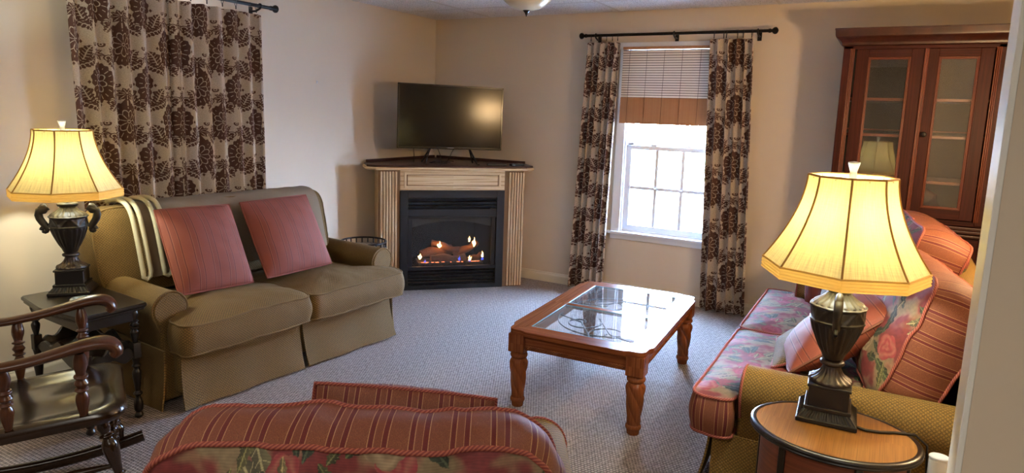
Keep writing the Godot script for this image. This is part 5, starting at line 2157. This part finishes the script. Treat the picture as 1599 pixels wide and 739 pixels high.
func build_small() -> void:
	# ceiling light
	var c := thing("ceiling_light", "bowl shaped ceiling light of cream glass with a bronze finial", "ceiling light", Vector3(1.915, 2.05, 1.76))
	var bw := MB.new()
	bw.lathe(curve([Vector2(.004, .034), Vector2(.045, .038), Vector2(.095, .056), Vector2(.140, .094), Vector2(.168, .145), Vector2(.178, .190), Vector2(.174, .191), Vector2(.164, .147), Vector2(.136, .098), Vector2(.092, .061), Vector2(.044, .043), Vector2(.004, .040)], 4), 48)
	part("bowl", bw, M.bowl, c)
	var fi := MB.new()
	fi.lathe(curve([Vector2(.0005, .0), Vector2(.004, .003), Vector2(.0035, .008), Vector2(.007, .012), Vector2(.010, .020), Vector2(.018, .030), Vector2(.020, .036), Vector2(.002, .040)], 4), 20)
	part("finial", fi, M.bronze, c)
	var rd := MB.new()
	rd.lathe([Vector2(.006, .04), Vector2(.006, .26)], 10)
	part("rod", rd, M.bronze, c)
	var cn := MB.new()
	cn.lathe(curve([Vector2(.004, .238), Vector2(.05, .240), Vector2(.07, .255), Vector2(.072, .280), Vector2(.004, .280)], 3), 28)
	part("canopy", cn, M.bronze, c)
	# unseen two-bulb sconce on the right wall; lights the room, mirrored by the television
	var sc := thing("unseen_wall_sconce", "unseen two bulb wall sconce over the patterned sofa, lighting the back wall and mirrored in the television screen", "wall light", Vector3(4.62, 1.42, 1.97))
	var pl := MB.new()
	pl.box(Vector3(-.010, 0, 0), Vector3(.020, .09, .26), .006)
	part("backplate", pl, M.bronze, sc)
	for s in [-1.0, 1.0]:
		var arm := MB.new()
		arm.tube([Vector3(-.015, 0, s * .08), Vector3(-.05, -.02, s * .08), Vector3(-.08, -.01, s * .08), Vector3(-.085, .015, s * .08)], .007, 10)
		part("arm", arm, M.bronze, sc)
		var bb := MB.new()
		bb.xf = Transform3D(Basis(), Vector3(-.085, .015, s * .08))
		bb.lathe(curve([Vector2(.002, 0), Vector2(.013, .004), Vector2(.014, .02), Vector2(.028, .055), Vector2(.028, .07), Vector2(.02, .09), Vector2(.001, .098)], 4), 18)
		part("bulb", bb, M.bulb, sc)
		var li := OmniLight3D.new()
		li.name = "bulb_light"
		li.light_color = Color(1.0, .84, .62)
		li.light_energy = .40
		li.light_size = .025
		li.omni_range = 12.0
		li.omni_attenuation = 2.0
		li.shadow_enabled = true
		li.position = Vector3(-.085, .078, s * .08)
		sc.add_child(li, true)
	# unseen ceiling panels behind the camera, placed to light the foreground and partition
	for q in [[2.0, "unseen ceiling panel behind the camera on the rocking chair side, placed to light the foreground"], [4.6, "unseen ceiling panel behind the camera on the partition side, placed to light the partition wall"]]:
		var hl := thing("unseen_ceiling_panel", q[1], "ceiling light", Vector3(q[0], H - .014, 6.0), 0.0, "unseen ceiling panels behind the camera")
		var fm := MB.new()
		for s in [-1.0, 1.0]:
			fm.box(Vector3(s * .60, 0, 0), Vector3(.02, .02, .60), .003)
			fm.box(Vector3(0, 0, s * .29), Vector3(1.2, .02, .02), .003)
		part("frame", fm, M.white, hl)
		part("diffuser", cube(Vector3(0, .002, 0), Vector3(1.18, .010, .56), .002), M.unseenpanel, hl)
		var al := AreaLight3D.new()
		al.name = "unseen_panel_light"
		al.area_size = Vector2(1.16, .54)
		al.light_color = Color(1.0, .97, .92)
		al.light_energy = 1.2
		al.area_range = 14.0
		al.area_attenuation = 2.0
		al.shadow_enabled = true
		al.position = Vector3(0, -.016, 0)
		al.rotation.x = -PI / 2
		hl.add_child(al, true)
	# lamp cord on the oval table
	var cd := MB.new()
	for s in [0.0, .006]:
		cd.tube([Vector3(3.815, .5555, 3.03 + s), Vector3(3.86, .555, 3.045 + s), Vector3(3.90, .555, 3.035 + s), Vector3(3.935, .555, 3.015 + s), Vector3(3.965, .555, 3.005 + s), Vector3(3.995, .553, 2.990 + s), Vector3(4.03, .52, 2.975 + s), Vector3(4.04, .40, 2.965 + s), Vector3(4.045, .02, 2.955 + s), Vector3(4.30, .012, 3.10 + s)], .0030, 6)
	var cord := part("lamp_cord", cd, M.cord)
	tag(cord, "dark twin lamp cord trailing over the edge of the oval table", "cord")
	# white column in front of the partition
	var wp := thing("plastic_column", "white plastic column with a flat oval top beside the partition wall", "container", Vector3(4.064, 0, 2.99))
	var wm := MB.new()
	var ov := PackedVector2Array()
	for k in 24:
		ov.append(Vector2(cos(k * TAU / 24.0) * .027, sin(k * TAU / 24.0) * .022))
	wm.prism(ov, 0.0, .492, .003, true)
	part("body", wm, M.plastic, wp)
	var wc := MB.new()
	var ov2 := PackedVector2Array()
	for p in ov:
		ov2.append(p * 1.04)
	wc.prism(ov2, .492, .503, .003, true)
	part("cap", wc, M.plastic, wp)
	# wall marks
	var nl := thing("wall_hook", "tiny nail hook high on the left wall near the television", "hook", Vector3(.0, 1.676, 1.526))
	var nm := MB.new()
	nm.box(Vector3(.003, 0, 0), Vector3(.006, .022, .010), .001)
	nm.tube([Vector3(.004, .004, 0), Vector3(.014, .0, 0), Vector3(.016, .006, 0)], .002, 6)
	part("hook", nm, M.white, nl)
	var n2 := thing("wall_anchor", "tiny pale wall anchor between the right curtain and the cabinet", "wall anchor", Vector3(3.228, 1.613, .0))
	part("anchor", cube(Vector3(0, 0, .002), Vector3(.008, .014, .004), .001), M.trim, n2)

func build_outdoors() -> void:
	var g := MB.new()
	g.flat([Vector3(-60, -.45, -70), Vector3(60, -.45, -70), Vector3(60, -.45, 60), Vector3(-60, -.45, 60)], [Vector2(0, 0), Vector2(1, 0), Vector2(1, 1), Vector2(0, 1)], Vector3.UP)
	struct("ground", g, M.ground, "bright ground outside the window")
	var rng := RandomNumberGenerator.new()
	rng.seed = 8
	for q in [[.4, -13.0, 1.5, "pale shrub outside seen at the left of the window's upper sash"], [1.9, -14.5, 1.8, "pale shrub outside seen at the middle of the window's upper sash"], [3.2, -13.5, 1.6, "pale shrub outside seen at the right of the window's upper sash"]]:
		var o := thing("shrub", q[3], "shrub", Vector3(q[0] - 3.6, -.45, q[1]), 0.0, "shrubs outside the window")
		var st := MB.new()
		for k in 7:
			var a := rng.randf() * TAU
			var e := Vector3(cos(a) * .55, q[2] * rng.randf_range(.6, .95), sin(a) * .55)
			st.tube([Vector3.ZERO, e * .5 + Vector3(0, .15, 0), e], [.03, .02, .008], 6)
		part("stem", st, M.bark, o)
		var lf := MB.new()
		for k in 700:
			var d := Vector3(rng.randfn(), rng.randfn(), rng.randfn()).normalized() * pow(rng.randf(), .4)
			var p := Vector3(d.x * .9, q[2] * .58 + d.y * q[2] * .45, d.z * .8)
			var b := Basis.from_euler(Vector3(rng.randf() * 6, rng.randf() * 6, rng.randf() * 6))
			var nn := b.z
			lf.flat([p + b.x * .07, p + b.y * .035, p - b.x * .07, p - b.y * .035], [Vector2.ZERO, Vector2.ZERO, Vector2.ZERO, Vector2.ZERO], nn)
		var lp := part("foliage", lf, M.leaf, o)
		lp.set_meta("kind", "stuff")
